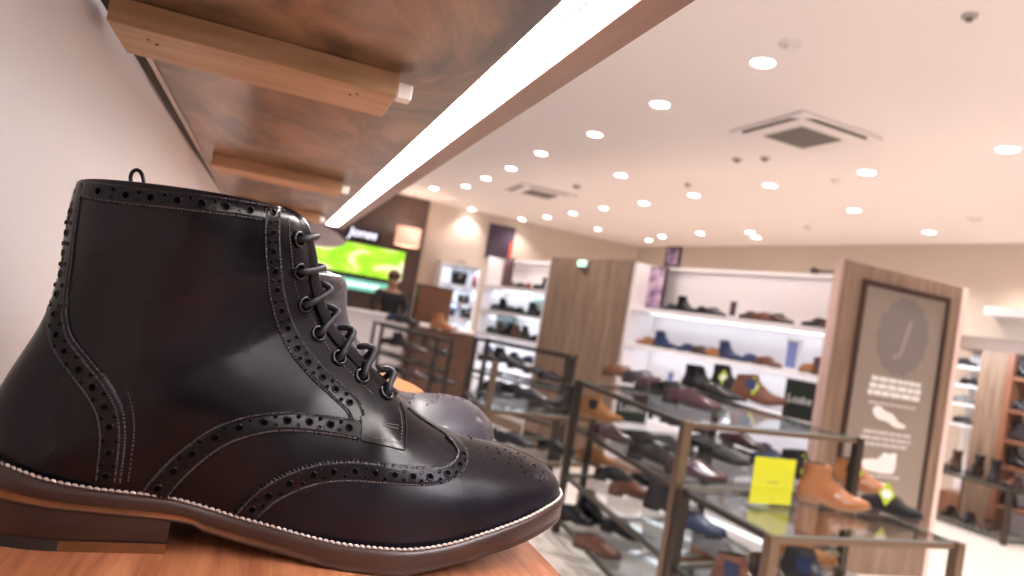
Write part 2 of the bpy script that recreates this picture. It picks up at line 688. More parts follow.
def hit(px, py):
    """a spot of the boot's surface in the boot's own frame, found by looking at it from the lens"""
    d = ray(px, py).normalized()
    o = -ORI
    for k in range(14):
        loc, nr, idx, dist = bvh.ray_cast(o, d)
        if loc is not None:
            if nr.dot(d) > 0:
                nr = -nr
            # smooth the normal a little
            l2, n2, i2, d2 = bvh.find_nearest(loc + nr * .002)
            return loc, nr
        px += .8
        py += .25
        d = ray(px, py).normalized()
    return None


def resample(pts, step):
    P = catmull(pts, 24)
    out = [P[0]]
    acc = 0
    for a, b in zip(P, P[1:]):
        L = math.hypot(b[0] - a[0], b[1] - a[1])
        acc += L
        if acc >= step:
            out.append(b)
            acc = 0
    return out


def place_hole(bm, loc, nr, r, lift, seg=14):
    nr = nr.normalized()
    t = nr.cross(Vector((0, 0, 1)))
    t = t.normalized() if t.length > .1 else Vector((1, 0, 0))
    u = nr.cross(t).normalized()
    rings = []
    for rr, off, in ((1.55, -.0003), (1.28, .0006), (1.02, .00055), (.84, .0001)):
        rings.append([bm.verts.new(loc + (t * math.cos(k * 2 * math.pi / seg) + u * math.sin(k * 2 * math.pi / seg)) * r * rr + nr * (lift + off)) for k in range(seg)])
    for q, (A, B) in enumerate(zip(rings, rings[1:])):
        for k in range(seg):
            l = (k + 1) % seg
            f = bm.faces.new((A[k], A[l], B[l], B[k]))
            f.material_index = 1 if q == 2 else 0
            f.smooth = True
    f = bm.faces.new(rings[-1])
    f.material_index = 1


def place_stitch(bm, loc, nr, tan, L, w, lift, mi=2):
    tan = (tan - nr * tan.dot(nr)).normalized()
    s = nr.cross(tan)
    c = loc + nr * lift
    top = bm.verts.new(c + nr * w * .8)
    ring = [bm.verts.new(c + tan * L * a + s * w * b) for a, b in ((.5, 0), (.3, .8), (-.3, .8), (-.5, 0), (-.3, -.8), (.3, -.8))]
    for k in range(6):
        f = bm.faces.new((ring[k], ring[(k + 1) % 6], top))
        f.material_index = mi
        f.smooth = True


def pair_parts(name, bm, m, smooth=False):
    """one part on the near side of the boot and its twin on the far side"""
    b2 = bm.copy()
    for v in b2.verts:
        v.co.y = -v.co.y
    for f in b2.faces:
        f.normal_flip()
    o = obj(name, bm, m, boot, smooth)
    obj(name, b2, m, boot, smooth)
    return o


def band(name, line, pink, holes=None, hole_v=0.0, big=.0016, small=.00085, pair=.42, stitches=(-.85, .85), lift=.0012, spacing=None, first=None, tooth=.17, parent=None, mirror=True):
    """raised trim band: line = [(px,py,halfwidth)]. pink: side (+1/-1) with the pinked edge, 0 none"""
    bm = bmesh.new()
    P = resample(line, 0.85)
    n = len(P)
    VV = (-1.0, -.97, -.5, 0, .5, .97, 1.0)
    rows = []
    arc = 0
    rec = []
    for i, (x, y, hw) in enumerate(P):
        a = P[max(0, i - 2)]
        b = P[min(n - 1, i + 2)]
        tx, ty = b[0] - a[0], b[1] - a[1]
        L = math.hypot(tx, ty) or 1
        nx, ny = -ty / L, tx / L
        if i:
            arc += math.hypot(x - P[i - 1][0], y - P[i - 1][1])
        tri = abs(((arc / 4.0) % 1) * 2 - 1)
        row = []
        for v in VV:
            vv = v
            if pink and v * pink > .9:
                vv = v + pink * (tri - .5) * tooth * 2
            h = hit(x + nx * vv * hw, y + ny * vv * hw)
            if h is None:
                row.append(None)
                continue
            if pink == 0:
                off = lift * .5
            else:
                off = lift * (.55 + .45 * v * pink)
            if abs(v) == 1.0:
                off = -.0004
            row.append(h[0] + h[1] * off)
        rows.append(row)
        rec.append((arc, x, y, hw, nx, ny))
    vr = [[bm.verts.new(c) if c is not None else None for c in row] for row in rows]
    for A, B in zip(vr, vr[1:]):
        for k in range(len(VV) - 1):
            q = (A[k], A[k + 1], B[k + 1], B[k])
            if None in q:
                continue
            if max((q[0].co - q[2].co).length, (q[1].co - q[3].co).length) > .02:
                continue
            f = bm.faces.new(q)
            f.smooth = k not in (0, len(VV) - 2)
    for q in (vr[0], vr[-1]):
        pass
    bmesh.ops.recalc_face_normals(bm, faces=bm.faces)

    def at(s, v):
        for j in range(len(rec) - 1):
            if rec[j + 1][0] >= s:
                break
        a_, x, y, hw, nx, ny = rec[j]
        h = hit(x + nx * v * hw, y + ny * v * hw)
        return h, (x, y, hw, nx, ny)
    # holes
    pos = []
    if holes:
        for hx, hy in holes:
            j = min(range(len(rec)), key=lambda q: (rec[q][1] - hx) ** 2 + (rec[q][2] - hy) ** 2)
            pos.append(rec[j][0])
    for k, s in enumerate(pos):
        h, _ = at(s, hole_v)
        if h:
            place_hole(bm, h[0], h[1], big, lift * .6)
        if k + 1 < len(pos):
            for v in (-pair, pair):
                h, _ = at((s + pos[k + 1]) / 2, hole_v + v)
                if h:
                    place_hole(bm, h[0], h[1], small, lift * .6, 8)
    # stitches
    for v in stitches:
        s = 1.0
        while s < rec[-1][0] - 1:
            h, q = at(s, v)
            h2, _ = at(s + 1.6, v)
            if h and h2 and (h2[0] - h[0]).length > 1e-5 and (h2[0] - h[0]).length < .004:
                place_stitch(bm, h[0], h[1], h2[0] - h[0], .0013, .00055, lift * (.5 if pink == 0 else .55 + .45 * v * pink))
            s += 3.0
    return pair_parts(name, bm, [leather_black, leather_hole, leather_stitch])


def cord(bm, line, r, lift=0.0002, mi=0):
    P = resample([(x, y, 0) for x, y in line], 1.2)
    pts = []
    for x, y, _ in P:
        h = hit(x, y)
        if h:
            pts.append(h[0] + h[1] * lift)
    pts = [p for i, p in enumerate(pts) if i == 0 or (p - pts[i - 1]).length < .02]
    tube(bm, pts, r, 6, mi)
    for f in bm.faces:
        f.smooth = True


def stitch_line(bm, line, step=3.0, lift=.0003):
    P = resample([(x, y, 0) for x, y in line], step)
    for a, b in zip(P, P[1:]):
        h = hit(a[0], a[1])
        h2 = hit(a[0] + (b[0] - a[0]) * .55, a[1] + (b[1] - a[1]) * .55)
        if h and h2 and 1e-5 < (h2[0] - h[0]).length < .004:
            place_stitch(bm, h[0], h[1], h2[0] - h[0], .0013, .00045, lift)


band('collar_band', [(83, 189, 9), (100, 191.5, 9.5), (130, 195.5, 9.5), (165, 199, 9.5), (203, 203.5, 9.5), (240, 208.5, 9), (266, 213.5, 8.5)], 1,
     holes=[(101, 192), (128, 195), (153, 197), (179, 200), (203, 203), (227, 206), (250, 210)], big=.00165)
band('facing_band', [(272.5, 206, 8), (272, 234, 8), (272.8, 254, 8), (274.5, 274, 8), (276.5, 292.5, 8.2), (281, 312, 8.5), (288, 331, 8.8), (297.6, 349, 9), (309.5, 364, 9), (323, 378, 9), (337, 391, 9),
                     (351.5, 405, 9), (358, 418, 8)], 0,
     holes=[(272.6, 214), (272, 234), (272.6, 254), (274.3, 274), (276, 292.5), (281, 312), (288, 331), (297.6, 349), (309.5, 364), (323, 379), (337, 390.5), (351.5, 404)], big=.0015)
band('quarter_band', [(152, 500, 13), (158, 490, 13), (175, 471, 12.5), (194, 454, 12), (216.7, 438, 11.5), (240, 428.5, 11), (265, 423, 10.5), (288, 421.5, 10.3), (310, 423, 10), (331, 425.5, 10), (351, 429, 10), (361, 430.5, 10)], 1,
     holes=[(159, 488), (175, 471), (193, 453), (216.7, 437), (240, 427.5), (265, 422), (288, 421), (310, 423), (331, 425), (351, 428)], hole_v=-.1, big=.0016, tooth=.19)
band('wing_band', [(243, 519, 11), (255, 506, 11.5), (271, 493, 11.5), (292, 482, 11.5), (314, 474.5, 11.5), (335, 471.5, 11.5), (356, 471, 11.5), (377, 473, 11), (396, 475, 10.5), (414, 476.5, 10), (431, 476.5, 9.5),
                   (447, 473.5, 8.5), (459, 465, 7.5), (462.5, 453, 6), (457, 443, 4.5), (447, 434, 3.5)], -1,
     holes=[(253, 508.5), (270, 497), (291.6, 485), (314.5, 476), (334.6, 472), (355.8, 471), (376.6, 473), (396, 474.7), (414, 476), (431.5, 476), (448.5, 473.8), (461, 465.5), (463, 454)], hole_v=.05, big=.0016, tooth=.18,
     stitches=(-.72, .85))
band('heel_band', [(79, 182, 4.5), (73, 212, 6.5), (69, 235, 7.5), (65.5, 258, 8.5), (62, 282, 9), (59, 302, 10), (58, 320, 11.5), (63, 342, 13), (80, 366, 14), (97, 388, 14.5), (109, 410, 15), (112.5, 430, 15), (112, 450, 14.5), (108, 484, 14)], 0,
     holes=[(71, 213), (66, 234), (63, 254), (61, 275), (59, 296), (57, 316), (58, 336), (66, 353), (79, 371), (93, 387.5), (105, 407.6), (110, 428.5), (109.4, 453), (106, 477)], hole_v=.18, big=.0015,
     stitches=(.85, -.45, -.85), lift=.0012)

# edges, seams, small punching that belongs to the upper's panels
SEAM_M = [leather_black, leather_hole, leather_stitch]
for line, r in (([(361, 440.5), (375, 443.5), (390, 446.5), (404, 449.5), (405.5, 440), (406, 428), (404.5, 414), (400, 402)], .0006),
                ([(361, 440), (361.5, 428), (360, 414), (354, 403), (345, 393)], .0003),
                ([(408, 408), (420, 418), (436, 428), (449, 437), (455, 444)], .0007),
                ([(84, 183.5), (130, 187), (180, 192), (230, 199), (262, 204.5), (285, 210.5)], .0004)):
    bm = bmesh.new()
    cord(bm, line, r)
    pair_parts('seam_piping', bm, SEAM_M)
for line, st in (([(366, 436), (380, 439), (400, 443.5)], 3), ([(401, 441), (402, 428), (400.5, 414), (396, 404)], 3), ([(384, 423), (392, 424.5), (400, 426)], 2.6),
                 ([(384, 426), (392, 427.5), (400, 429)], 2.6), ([(128, 392), (133, 412), (134, 436), (128, 484)], 3),
                 ([(288, 214), (291, 250), (297, 292), (312, 318), (331, 352), (354, 376), (374, 396)], 3)):
    bm = bmesh.new()
    stitch_line(bm, line, st)
    pair_parts('stitch_row', bm, SEAM_M)

bm = bmesh.new()
for x, y in [(437, 280), (475, 330), (515, 325), (485, 365), (548, 380), (625, 352), (627, 378), (615, 397), (583, 395), (680, 385), (680, 415), (697, 442), (730, 467), (770, 465), (787, 472), (768, 484),
             (500, 402), (663, 352), (695, 370), (745, 372), (560, 330), (600, 335), (530, 352), (650, 372), (785, 440)]:
    h = hit(380 + x / 4.8, 380 + y / 4.8)
    if h and h[0].y < .004:
        place_hole(bm, h[0], h[1], .00062, 0.0, 8)
for x, y in [(738, 412), (570, 352)]:
    h = hit(380 + x / 4.8, 380 + y / 4.8)
    if h:
        place_hole(bm, h[0], h[1], .0013, 0.0, 12)
pair_parts('toe_medallion', bm, [leather_black, leather_hole])

# tongue: a ridge down the open front between the facings
bm = bmesh.new()
fr = [(s[0], s[1]) for s in BOOT_SEC if s[1] > .085]
fr = catmull(fr, 3)
rows = []
for i, (x, z) in enumerate(fr):
    a, b = fr[max(0, i - 1)], fr[min(len(fr) - 1, i + 1)]
    tx, tz = b[0] - a[0], b[1] - a[1]
    L = math.hypot(tx, tz) or 1
    nx, nz = tz / L, -tx / L
    if nx < 0 and nz < 0:
        nx, nz = -nx, -nz
    row = []
    for y, o in ((-.011, -.004), (-.009, .0004), (-.004, .0016), (0, .0018), (.004, .0016), (.009, .0004), (.011, -.004)):
        row.append(bm.verts.new((x + nx * o, y, z + nz * o)))
    rows.append(row)
for A, B in zip(rows, rows[1:]):
    for k in range(6):
        bm.faces.new((A[k], A[k + 1], B[k + 1], B[k]))
bmesh.ops.recalc_face_normals(bm, faces=bm.faces)
tongue = obj('tongue', bm, leather_black, boot, True)

# eyelets and lace
EYE = [(298.5, 239.5), (299.5, 271.5), (305, 305), (318.3, 334), (339, 358), (362, 376.8), (386.2, 393.5)]
LAP = [.0035, .0038, .0055, .0062, .0072, .0085, .0072]
UPW = [.0005, .0010, .0045, .0050, .0055, .0060, .0050]
lb = bmesh.new()
for k, (ex, ey) in enumerate(EYE):
    loc, nr = hit(ex, ey)
    for sy in (1, -1):
        L0 = Vector((loc.x, loc.y * sy, loc.z))
        N0 = Vector((nr.x, nr.y * sy, nr.z))
        t = N0.cross(Vector((0, 0, 1))).normalized()
        u = N0.cross(t).normalized()
        bm = bmesh.new()
        prof = []
        M = 20
        for a in range(M + 1):
            th = a / M * 2 * math.pi
            prof.append((.0039 + .0010 * math.cos(th), .0006 + .0010 * math.sin(th)))
        seg = 26
        rings = [[bm.verts.new(L0 + (t * math.cos(q * 2 * math.pi / seg) + u * math.sin(q * 2 * math.pi / seg)) * pr + N0 * ph) for q in range(seg)] for pr, ph in prof[:-1]]
        for a in range(M):
            A, B = rings[a], rings[(a + 1) % M]
            for q in range(seg):
                bm.faces.new((A[q], A[(q + 1) % seg], B[(q + 1) % seg], B[q]))
        cap = [bm.verts.new(L0 + (t * math.cos(q * 2 * math.pi / seg) + u * math.sin(q * 2 * math.pi / seg)) * .0036 + N0 * .0004) for q in range(seg)]
        f = bm.faces.new(cap)
        bmesh.ops.recalc_face_normals(bm, faces=bm.faces)
        f.material_index = 1
        e = obj('eyelet', bm, [eyelet_black, leather_hole], boot, True)
    # lace from this eyelet over the front to its twin
    prof = catmull([(s[0], s[1]) for s in BOOT_SEC], 8)
    # nearest profile point to the eyelet, then go perpendicular outwards
    j = min(range(len(prof)), key=lambda q: (prof[q][0] - loc.x) ** 2 + (prof[q][1] - loc.z) ** 2 if prof[q][1] > .08 else 9)
    fx, fz = prof[j]
    nx, nz = (fx - loc.x), (fz - loc.z)
    L = math.hypot(nx, nz) or 1
    nx, nz = nx / L, nz / L
    up = (-nz, nx)
    o, w = LAP[k], UPW[k]
    a = [(loc.x - nr.x * .003, loc.y - nr.y * .003, loc.z - nr.z * .003),
         (loc.x + nr.x * .0018 + nx * .001, loc.y + nr.y * .0018, loc.z + nr.z * .0018 + nz * .001),
         (loc.x + nx * L * .55 + nr.x * .0030 + up[0] * w * .3, loc.y * .78 + nr.y * .0030, loc.z + nz * L * .55 + nr.z * .003 + up[1] * w * .3),
         (fx + nx * o + up[0] * w * .8, loc.y * .40, fz + nz * o + up[1] * w * .8),
         (fx + nx * o * .9 + up[0] * w * 1.5, loc.y * .16, fz + nz * o * .9 + up[1] * w * 1.5),
         (fx + nx * o * .45 + up[0] * w * 2.0, 0, fz + nz * o * .45 + up[1] * w * 2.0)]
    full = a + [(x, -y, z) for x, y, z in a[-2::-1]]
    tube(lb, catmull(full, 6), .0019, 10)
bmesh.ops.recalc_face_normals(lb, faces=lb.faces)
obj('lace', lb, lace_navy, boot, True)

# pull loop
p0, p1, p2 = on_y(132, 189, .455), on_y(137, 170, .455), on_y(144, 190, .455)
bm = bmesh.new()
pl = [p0 - Vector((0, 0, .010)), p0, on_y(130.5, 178, .455), on_y(132.5, 172, .455), p1, on_y(141, 173, .455), on_y(143.5, 180, .455), p2, p2 - Vector((0, 0, .010))]
tube(bm, [Vector(c) - ORI for c in catmull([tuple(p) for p in pl], 5)], .0011, 8)
obj('pull_loop', bm, leather_black, boot, True)

# sole
loop = outline(BOOT_OUT, 6)
A_ = sum(loop[i][0] * loop[(i + 1) % len(loop)][1] - loop[(i + 1) % len(loop)][0] * loop[i][1] for i in range(len(loop)))
SGN = 1 if A_ > 0 else -1
zt = lambda x: interp(x, BOOT_ZT)
zb = lambda x: interp(x, BOOT_ZB)
sole = obj('sole', sole_bm(loop, zt, zb, .06), [sole_brown, sole_orange, sole_black], boot, True)
heel = obj('heel', heel_bm(loop, -.0255, zb, .0055, -.072), [sole_brown, sole_orange, sole_black], boot)
bm = bmesh.new()
lp = inset(loop, .0018)
pts = []
for (x, y), (x0, y0) in zip(lp, loop):
    pts.append(Vector((x, y, zt(x0) + .0003)))
pts.append(pts[0])
dist = 0
nxt = 0
for a, b in zip(pts, pts[1:]):
    L = (b - a).length
    while nxt < dist + L:
        t = (nxt - dist) / L
        p = a.lerp(b, t)
        d = (b - a).normalized()
        s = d.cross(Vector((0, 0, 1))).normalized()
        # a short slanted bead of thread
        q = (d + s * .35).normalized()
        tube(bm, [p - q * .00150, p - q * .0009 + Vector((0, 0, .0004)), p + Vector((0, 0, .0006)), p + q * .0009 + Vector((0, 0, .0004)), p + q * .00150], [.0003, .00065, .0008, .00065, .0003], 6)
        nxt += .0032
    dist += L
obj('welt_stitching', bm, thread_cream, boot, True)

# ------------------------------------------------------------------ the wall shelf the boots stand in
shelf_wood = wood('red_brown_shelf_veneer', (.30, .085, .035), (.66, .27, .13), scale=(26, 1.6, 10), rough=.36, coat=.2, distort=.5, nscale=5, pos=(.3, .7))
veneer = wood('dark_walnut_veneer', (.040, .019, .010), (.26, .142, .075), scale=(4.5, 2.2, 3), rough=.30, coat=.2, distort=2.2, nscale=1.5, pos=(.38, .60), bump=.02)
batten_wood = wood('pale_pine_batten', (.36, .205, .095), (.52, .335, .20), scale=(1.5, 12, 12), rough=.5, distort=.5, nscale=5)
lip_wood = wood('brown_edge_lipping', (.16, .075, .045), (.26, .13, .08), scale=(8, 1, 8), rough=.35, coat=.2, distort=.5, nscale=4)
wall_white = mat('white_painted_wall', (.84, .83, .83), .55, bump=.03, bscale=60)
led = mat('led_strip_glow', (1, 1, 1), .4, emit=(1.0, .93, .90), estr=24)
led_dim = mat('led_strip_frosted_edge', (1, 1, 1), .4, emit=(1.0, .80, .62), estr=1.1)
black_gap = mat('dark_recess', (.02, .015, .012), .7)
alu = mat('satin_aluminium', (.62, .58, .55), .35, metal=.8)

SX = .194
low = thing('wall_shelf', 'red-brown wooden wall shelf under the large black boot', 'shelf', (0, .4, ZL - .03))
bm = boxbm(-.178, SX, -.55, 2.3, .0, .03, bevel=.0012)
for v in bm.verts:
    v.co.y -= .4 - 0.0
obj('board', bm, shelf_wood, low)

up_ = thing('wall_shelf', 'dark walnut veneer shelf overhead with a glowing light strip along its edge', 'shelf', (0, .4, ZU))


def lbox(x0, x1, y0, y1, z0, z1, bevel=0):
    return boxbm(x0, x1, y0 - .4, y1 - .4, z0 - ZU, z1 - ZU, bevel=bevel)


obj('board', lbox(-.138, .1295, -.5, 2.22, ZU, ZU + .022), veneer, up_)
obj('front_edge', lbox(.1635, .187, -.5, 2.24, ZU - .001, ZU + .030, .001), lip_wood, up_)
ls = obj('light_strip', lbox(.1425, .1632, -.4, 2.20, ZU + .001, ZU + .012), led, up_)
# row of small separate diodes
bm = bmesh.new()
y = -.3
while y < 2.18:
    box(bm, .1312, .1395, y - .4, y + .0105 - .4, .0005, .008)
    y += .0135
obj('diode_row', bm, led, up_)
obj('diode_tray', lbox(.1297, .1409, -.4, 2.2, ZU + .0015, ZU + .012), led_dim, up_)
obj('strip_divider', lbox(.141, .1424, -.4, 2.2, ZU - .0005, ZU + .012), alu, up_)
for k, (y0, x0, x1) in enumerate([(.585, -.144, .072), (1.25, -.122, .090), (1.91, -.110, .096), (-.08, -.17, .07)]):
    b = obj('batten', lbox(x0, x1, y0, y0 + .080, ZU - .020, ZU - .0002, .0008), batten_wood, up_)
    obj('end_cap', lbox(x1 + .0002, x1 + .0125, y0 + .001, y0 + .016, ZU - .020, ZU - .007, .001), mat('white_plastic_cap', (.85, .80, .76), .4), b)
    if k < 2:
        for sx, sy in ((x0 + .03, .03), (x0 + .025, .022), (x1 - .035, .03), (x1 - .03, .022)):
            bmn = bmesh.new()
            lathe(bmn, [(.0012, 0), (.0010, .0006)], 8, 0, (sx, y0 + sy - .4, -.0206))
            obj('nail_head', bmn, mat('dark_nail', (.05, .03, .02), .5), b)
# rail where the shelf meets the wall
bm = bmesh.new()
bar(bm, (-.1425, .2 - .4, .004), (-.1425, 2.22 - .4, .004), .006, .008)
obj('back_rail', bm, alu, up_)
bm = bmesh.new()
bar(bm, (-.151, .2 - .4, .006), (-.151, 2.22 - .4, .006), .009, .012)
obj('back_gap_shade', bm, black_gap, up_)  # dark bar put in for the shade in the gap at the wall

bm = bmesh.new()
prism(bm, [(-.150, -.6), (-.150, 2.26), (-.26, 2.26), (-.26, -.6)], ZF, ZC)
for v in bm.verts:
    if v.co.x > -.2:
        v.co.x = -.1785 + .0125 * (v.co.y + .6)
struct('wall_left', bm, wall_white)

# boots and shoes further along the same shelf
BOOT2 = []
F2 = [(.1965, .046), (.1955, .053), (.191, .061), (.182, .068), (.168, .074), (.150, .0755), (.134, .0745), (.119, .0735), (.106, .0775), (.094, .087), (.086, .0955), (.079, .1035), (.074, .109), (.070, .1135),
      (.067, .118), (.0655, .121), (.064, .1235), (.063, .126), (.062, .1285), (.0612, .131), (.0605, .1335), (.060, .136), (.0595, .1385), (.0590, .1415), (.0585, .1445), (.058, .148), (.057, .152), (.053, .1565), (.045, .158)]
for s, f in zip(BOOT_SEC, F2):
    bx, bz = s[2], s[3]
    if bz > .06:
        bz = .06 + (bz - .06) * .78
    BOOT2.append((f[0], f[1], bx + (.02 if s[3] > .09 else 0), bz) + s[4:])
leather_violet = leather('violet_grey_burnished_leather', (.018, .015, .020), (.070, .064, .082), rough=(.2, .34), coat=.35, nscale=10, grain=.1)
leather_black2 = leather('soft_black_leather', (.02, .016, .02), (.04, .034, .042), rough=(.3, .45), coat=.3, nscale=10, grain=.15)


def sub_boot(label, cat, secs, sub, loc, m, name='brogue_boot', out=BOOT_OUT, zts=BOOT_ZT, zbs=BOOT_ZB, xb=-.0255, group=None, holes=None, sole_m=None, zs=1.0):
    t = thing(name, label, cat, loc)
    t.scale = (1, 1, zs)
    b, l = fan_loft(secs, sub, 10, 8)
    tree = BVHTree.FromBMesh(b)
    obj('upper', b, m, t, True)
    obj('lining', l, lining_dark, t, True)
    lp_ = outline(out, 4)
    sm = sole_m or [sole_brown, sole_orange, sole_black]
    obj('sole', sole_bm(lp_, lambda x: interp(x, zts), lambda x: interp(x, zbs), None), sm, t, True)
    obj('heel', heel_bm(lp_, xb, lambda x: interp(x, zbs), .005), sm, t)
    if holes:
        bm = bmesh.new()
        for x, y, r in holes:
            loc_, nr_, i_, d_ = tree.ray_cast(Vector((x, y, .3)), Vector((0, 0, -1)))
            if loc_ is not None:
                place_hole(bm, loc_, nr_, r, 0, 8)
        obj('toe_medallion', bm, [m, leather_hole], t)
    return t


H2 = []
for k in range(7):
    a = k * math.pi * 2 / 7
    H2.append((.158 + .010 * math.cos(a), .010 * math.sin(a), .0007))
H2 += [(.158, 0, .0014), (.142, -.012, .0007), (.137, -.018, .0007), (.132, -.023, .0007), (.142, .012, .0007), (.137, .018, .0007), (.146, 0, .0012), (.175, -.006, .0007), (.175, .006, .0007), (.180, 0, .001), (.122, -.014, .0007),
       (.118, -.022, .0012), (.112, -.028, .0007), (.124, -.006, .0007), (.105, -.02, .0008), (.11, -.01, .0008)]
sub_boot('shiny violet-grey boot with punched toe, second along the wooden shelf behind the large black boot', 'boot', BOOT2, 4, (0, .565, ZL), leather_violet, holes=H2)
leather_tan = leather('tan_orange_leather', (.40, .13, .045), (.56, .22, .085), rough=(.28, .4), coat=.3, nscale=9, grain=.1)
SH = [tuple([s[0] + .022, s[1] * 1.12, s[2] + .022, s[3] * 1.12] + list(s[4:])) for s in SHOE_SEC]
sub_boot('tan orange leather shoe, third along the wooden shelf beyond the violet-grey boot', 'shoe', SHOE_SEC, 4, (.018, .755, ZL), leather_tan, name='dress_shoe', out=SHOE_OUT, zts=SHOE_ZT, zbs=SHOE_ZB, xb=-.04, zs=1.2)

# ------------------------------------------------------------------ the shop: floor, ceiling, walls
floor_m = mat('pale_polished_floor_tile', (.84, .75, .69), .28, coat=.1, var=.06, vscale=1.5)
ceil_m = mat('warm_white_ceiling_paint', (.90, .815, .79), .8)
wall_beige = mat('beige_wall_paint', (.60, .50, .42), .7)
wall_dark = mat('dark_brown_wall_cladding', (.085, .052, .042), .5, var=.2, vscale=3)
oak = wood('grey_oak_board', (.17, .105, .072), (.33, .22, .155), scale=(5, 5, .5), rough=.45, distort=.4, nscale=3)
oak_side = wood('mauve_oak_edge', (.36, .23, .20), (.52, .36, .31), scale=(6, 6, .5), rough=.45, distort=.4, nscale=3)
cherry = wood('orange_cherry_wood', (.16, .062, .032), (.28, .12, .065), scale=(5, 5, .6), rough=.4, distort=.4)
white_lam = mat('white_laminate', (.84, .83, .86), .45)
pink_white = mat('warm_white_laminate', (.90, .84, .84), .45)
bronze = mat('dark_bronze_metal', (.060, .046, .036), .35, metal=.55)
bronze_l = mat('light_bronze_metal', (.22, .15, .10), .32, metal=.6)
glass_m = glass('clear_display_glass', (.965, .985, .98), .75)
glass_edge = mat('green_glass_edge', (.30, .38, .36), .15)

BW = 11.95            # back wall
WL0 = on_z(640, 247, ZC)
WL1 = on_z(1024, 243, ZC)
wd = (WL1 - WL0)
wd.z = 0
wd.normalize()         # along the right-hand wall, towards the lens
wn = Vector((-wd.y, wd.x, 0))
if wn.x < 0:
    wn = -wn           # out of the shop
WC = WL0.copy()        # far right corner of the shop
WE = WL1 + wd * 9.0

bm = bmesh.new()
prism(bm, [(-3, -4.5), (11, -4.5), (11, 13), (-3, 13)], ZF - .1, ZF)
struct('floor', bm, floor_m)
bm = bmesh.new()
prism(bm, [(-3, -4.5), (11, -4.5), (11, 13), (-3, 13)], ZC, ZC + .1)
struct('ceiling', bm, ceil_m)
bm = bmesh.new()
prism(bm, [(2.34, BW), (WC.x + .1, BW), (WC.x + .1, BW + .15), (2.34, BW + .15)], ZF, ZC)
struct('wall_back', bm, wall_beige)
bm = bmesh.new()
prism(bm, [(-3, BW - .06), (2.34, BW - .06), (2.34, BW + .15), (-3, BW + .15)], ZF, ZC)
struct('wall_back_dark', bm, wall_dark)
bm = bmesh.new()
prism(bm, [(WC.x, WC.y + .0), (WE.x, WE.y), (WE.x + wn.x * .15, WE.y + wn.y * .15), (WC.x + wn.x * .15, WC.y + .3)], ZF, ZC)
struct('wall_right', bm, wall_beige)

# ------------------------------------------------------------------ downlights
lamp_glow = mat('lamp_glow', (1, 1, 1), .4, emit=(1.0, .93, .86), estr=16)
lamp_rim = mat('white_lamp_rim', (.86, .82, .80), .4)
LAMPS = [(763, 62), (660, 104), (1008, 149), (867, 172), (770, 185), (854, 210), (929, 232), (595, 134), (541, 153), (511, 168), (486, 178), (466, 186), (434, 188), (621, 175), (694, 195), (644, 203),
         (604, 208), (573, 213), (547, 217), (700, 233), (662, 236), (649, 240), (750, 232), (756, 237), (522, 219), (472, 209), (598, 229)]
WORDS = ['nearest', 'second nearest', 'third nearest', 'fourth nearest', 'fifth nearest', 'sixth nearest', 'seventh nearest', 'eighth nearest', 'ninth nearest', 'tenth nearest']
rows_ = {}
for p in LAMPS:
    P = on_z(p[0], p[1], ZC)
    key = 'left' if P.x < 2.95 else ('middle left' if P.x < 3.9 else ('middle right' if P.x < 5.3 else 'far right'))
    rows_.setdefault(key, []).append(P)


def spot(parent, loc, watts, angle=115, blend=.7, col=(1, .93, .88), size=.05):
    l = bpy.data.lights.new('spot', 'SPOT')
    l.energy = watts
    l.spot_size = math.radians(angle)
    l.spot_blend = blend
    l.color = col
    l.shadow_soft_size = size
    o = bpy.data.objects.new('lamp_light', l)
    C.objects.link(o)
    o.location = loc
    o.parent = parent
    return o


def downlight(P, label, r=.058):
    t = thing('ceiling_downlight', label, 'light', (P.x, P.y, ZC), 0, 'round recessed downlights')
    bm = bmesh.new()
    lathe(bm, [(r * 1.28, -.0005), (r * 1.25, -.006), (r * 1.02, -.009), (r * .98, -.001)], 28)
    obj('rim', bm, lamp_rim, t, True)
    bm = bmesh.new()
    rg = lathe(bm, [(r, -.003), (r * .55, -.010)], 24)
    bm.faces.new(rg[-1])
    bmesh.ops.recalc_face_normals(bm, faces=bm.faces)
    obj('lens', bm, lamp_glow, t, True)
    spot(t, (0, 0, -.03), LAMP_WATTS * (.9 if P.y < .5 else 2.1 if P.y < 4.5 else (.8 if P.y < 7 else .45)))
    return t


for key, L in rows_.items():
    L.sort(key=lambda P: P.y)
    for i, P in enumerate(L):
        downlight(P, f"round recessed ceiling downlight, {WORDS[min(i, 9)]} in the {key} row of lamps", .068 if (P.y < 4.2 * 1.25) else .062)
# the same rows carry on behind the lens
for k_, (x, y) in enumerate(((2.45, 1.2), (2.45, -.6), (4.6, 1.6), (4.6, -.4), (6.6, 2.6), (.9, -.9), (2.45, -2.4), (6.4, .4))):
    downlight(Vector((x, y, ZC)), f'round recessed ceiling downlight behind the viewer, {WORDS[k_]} of those', .062)

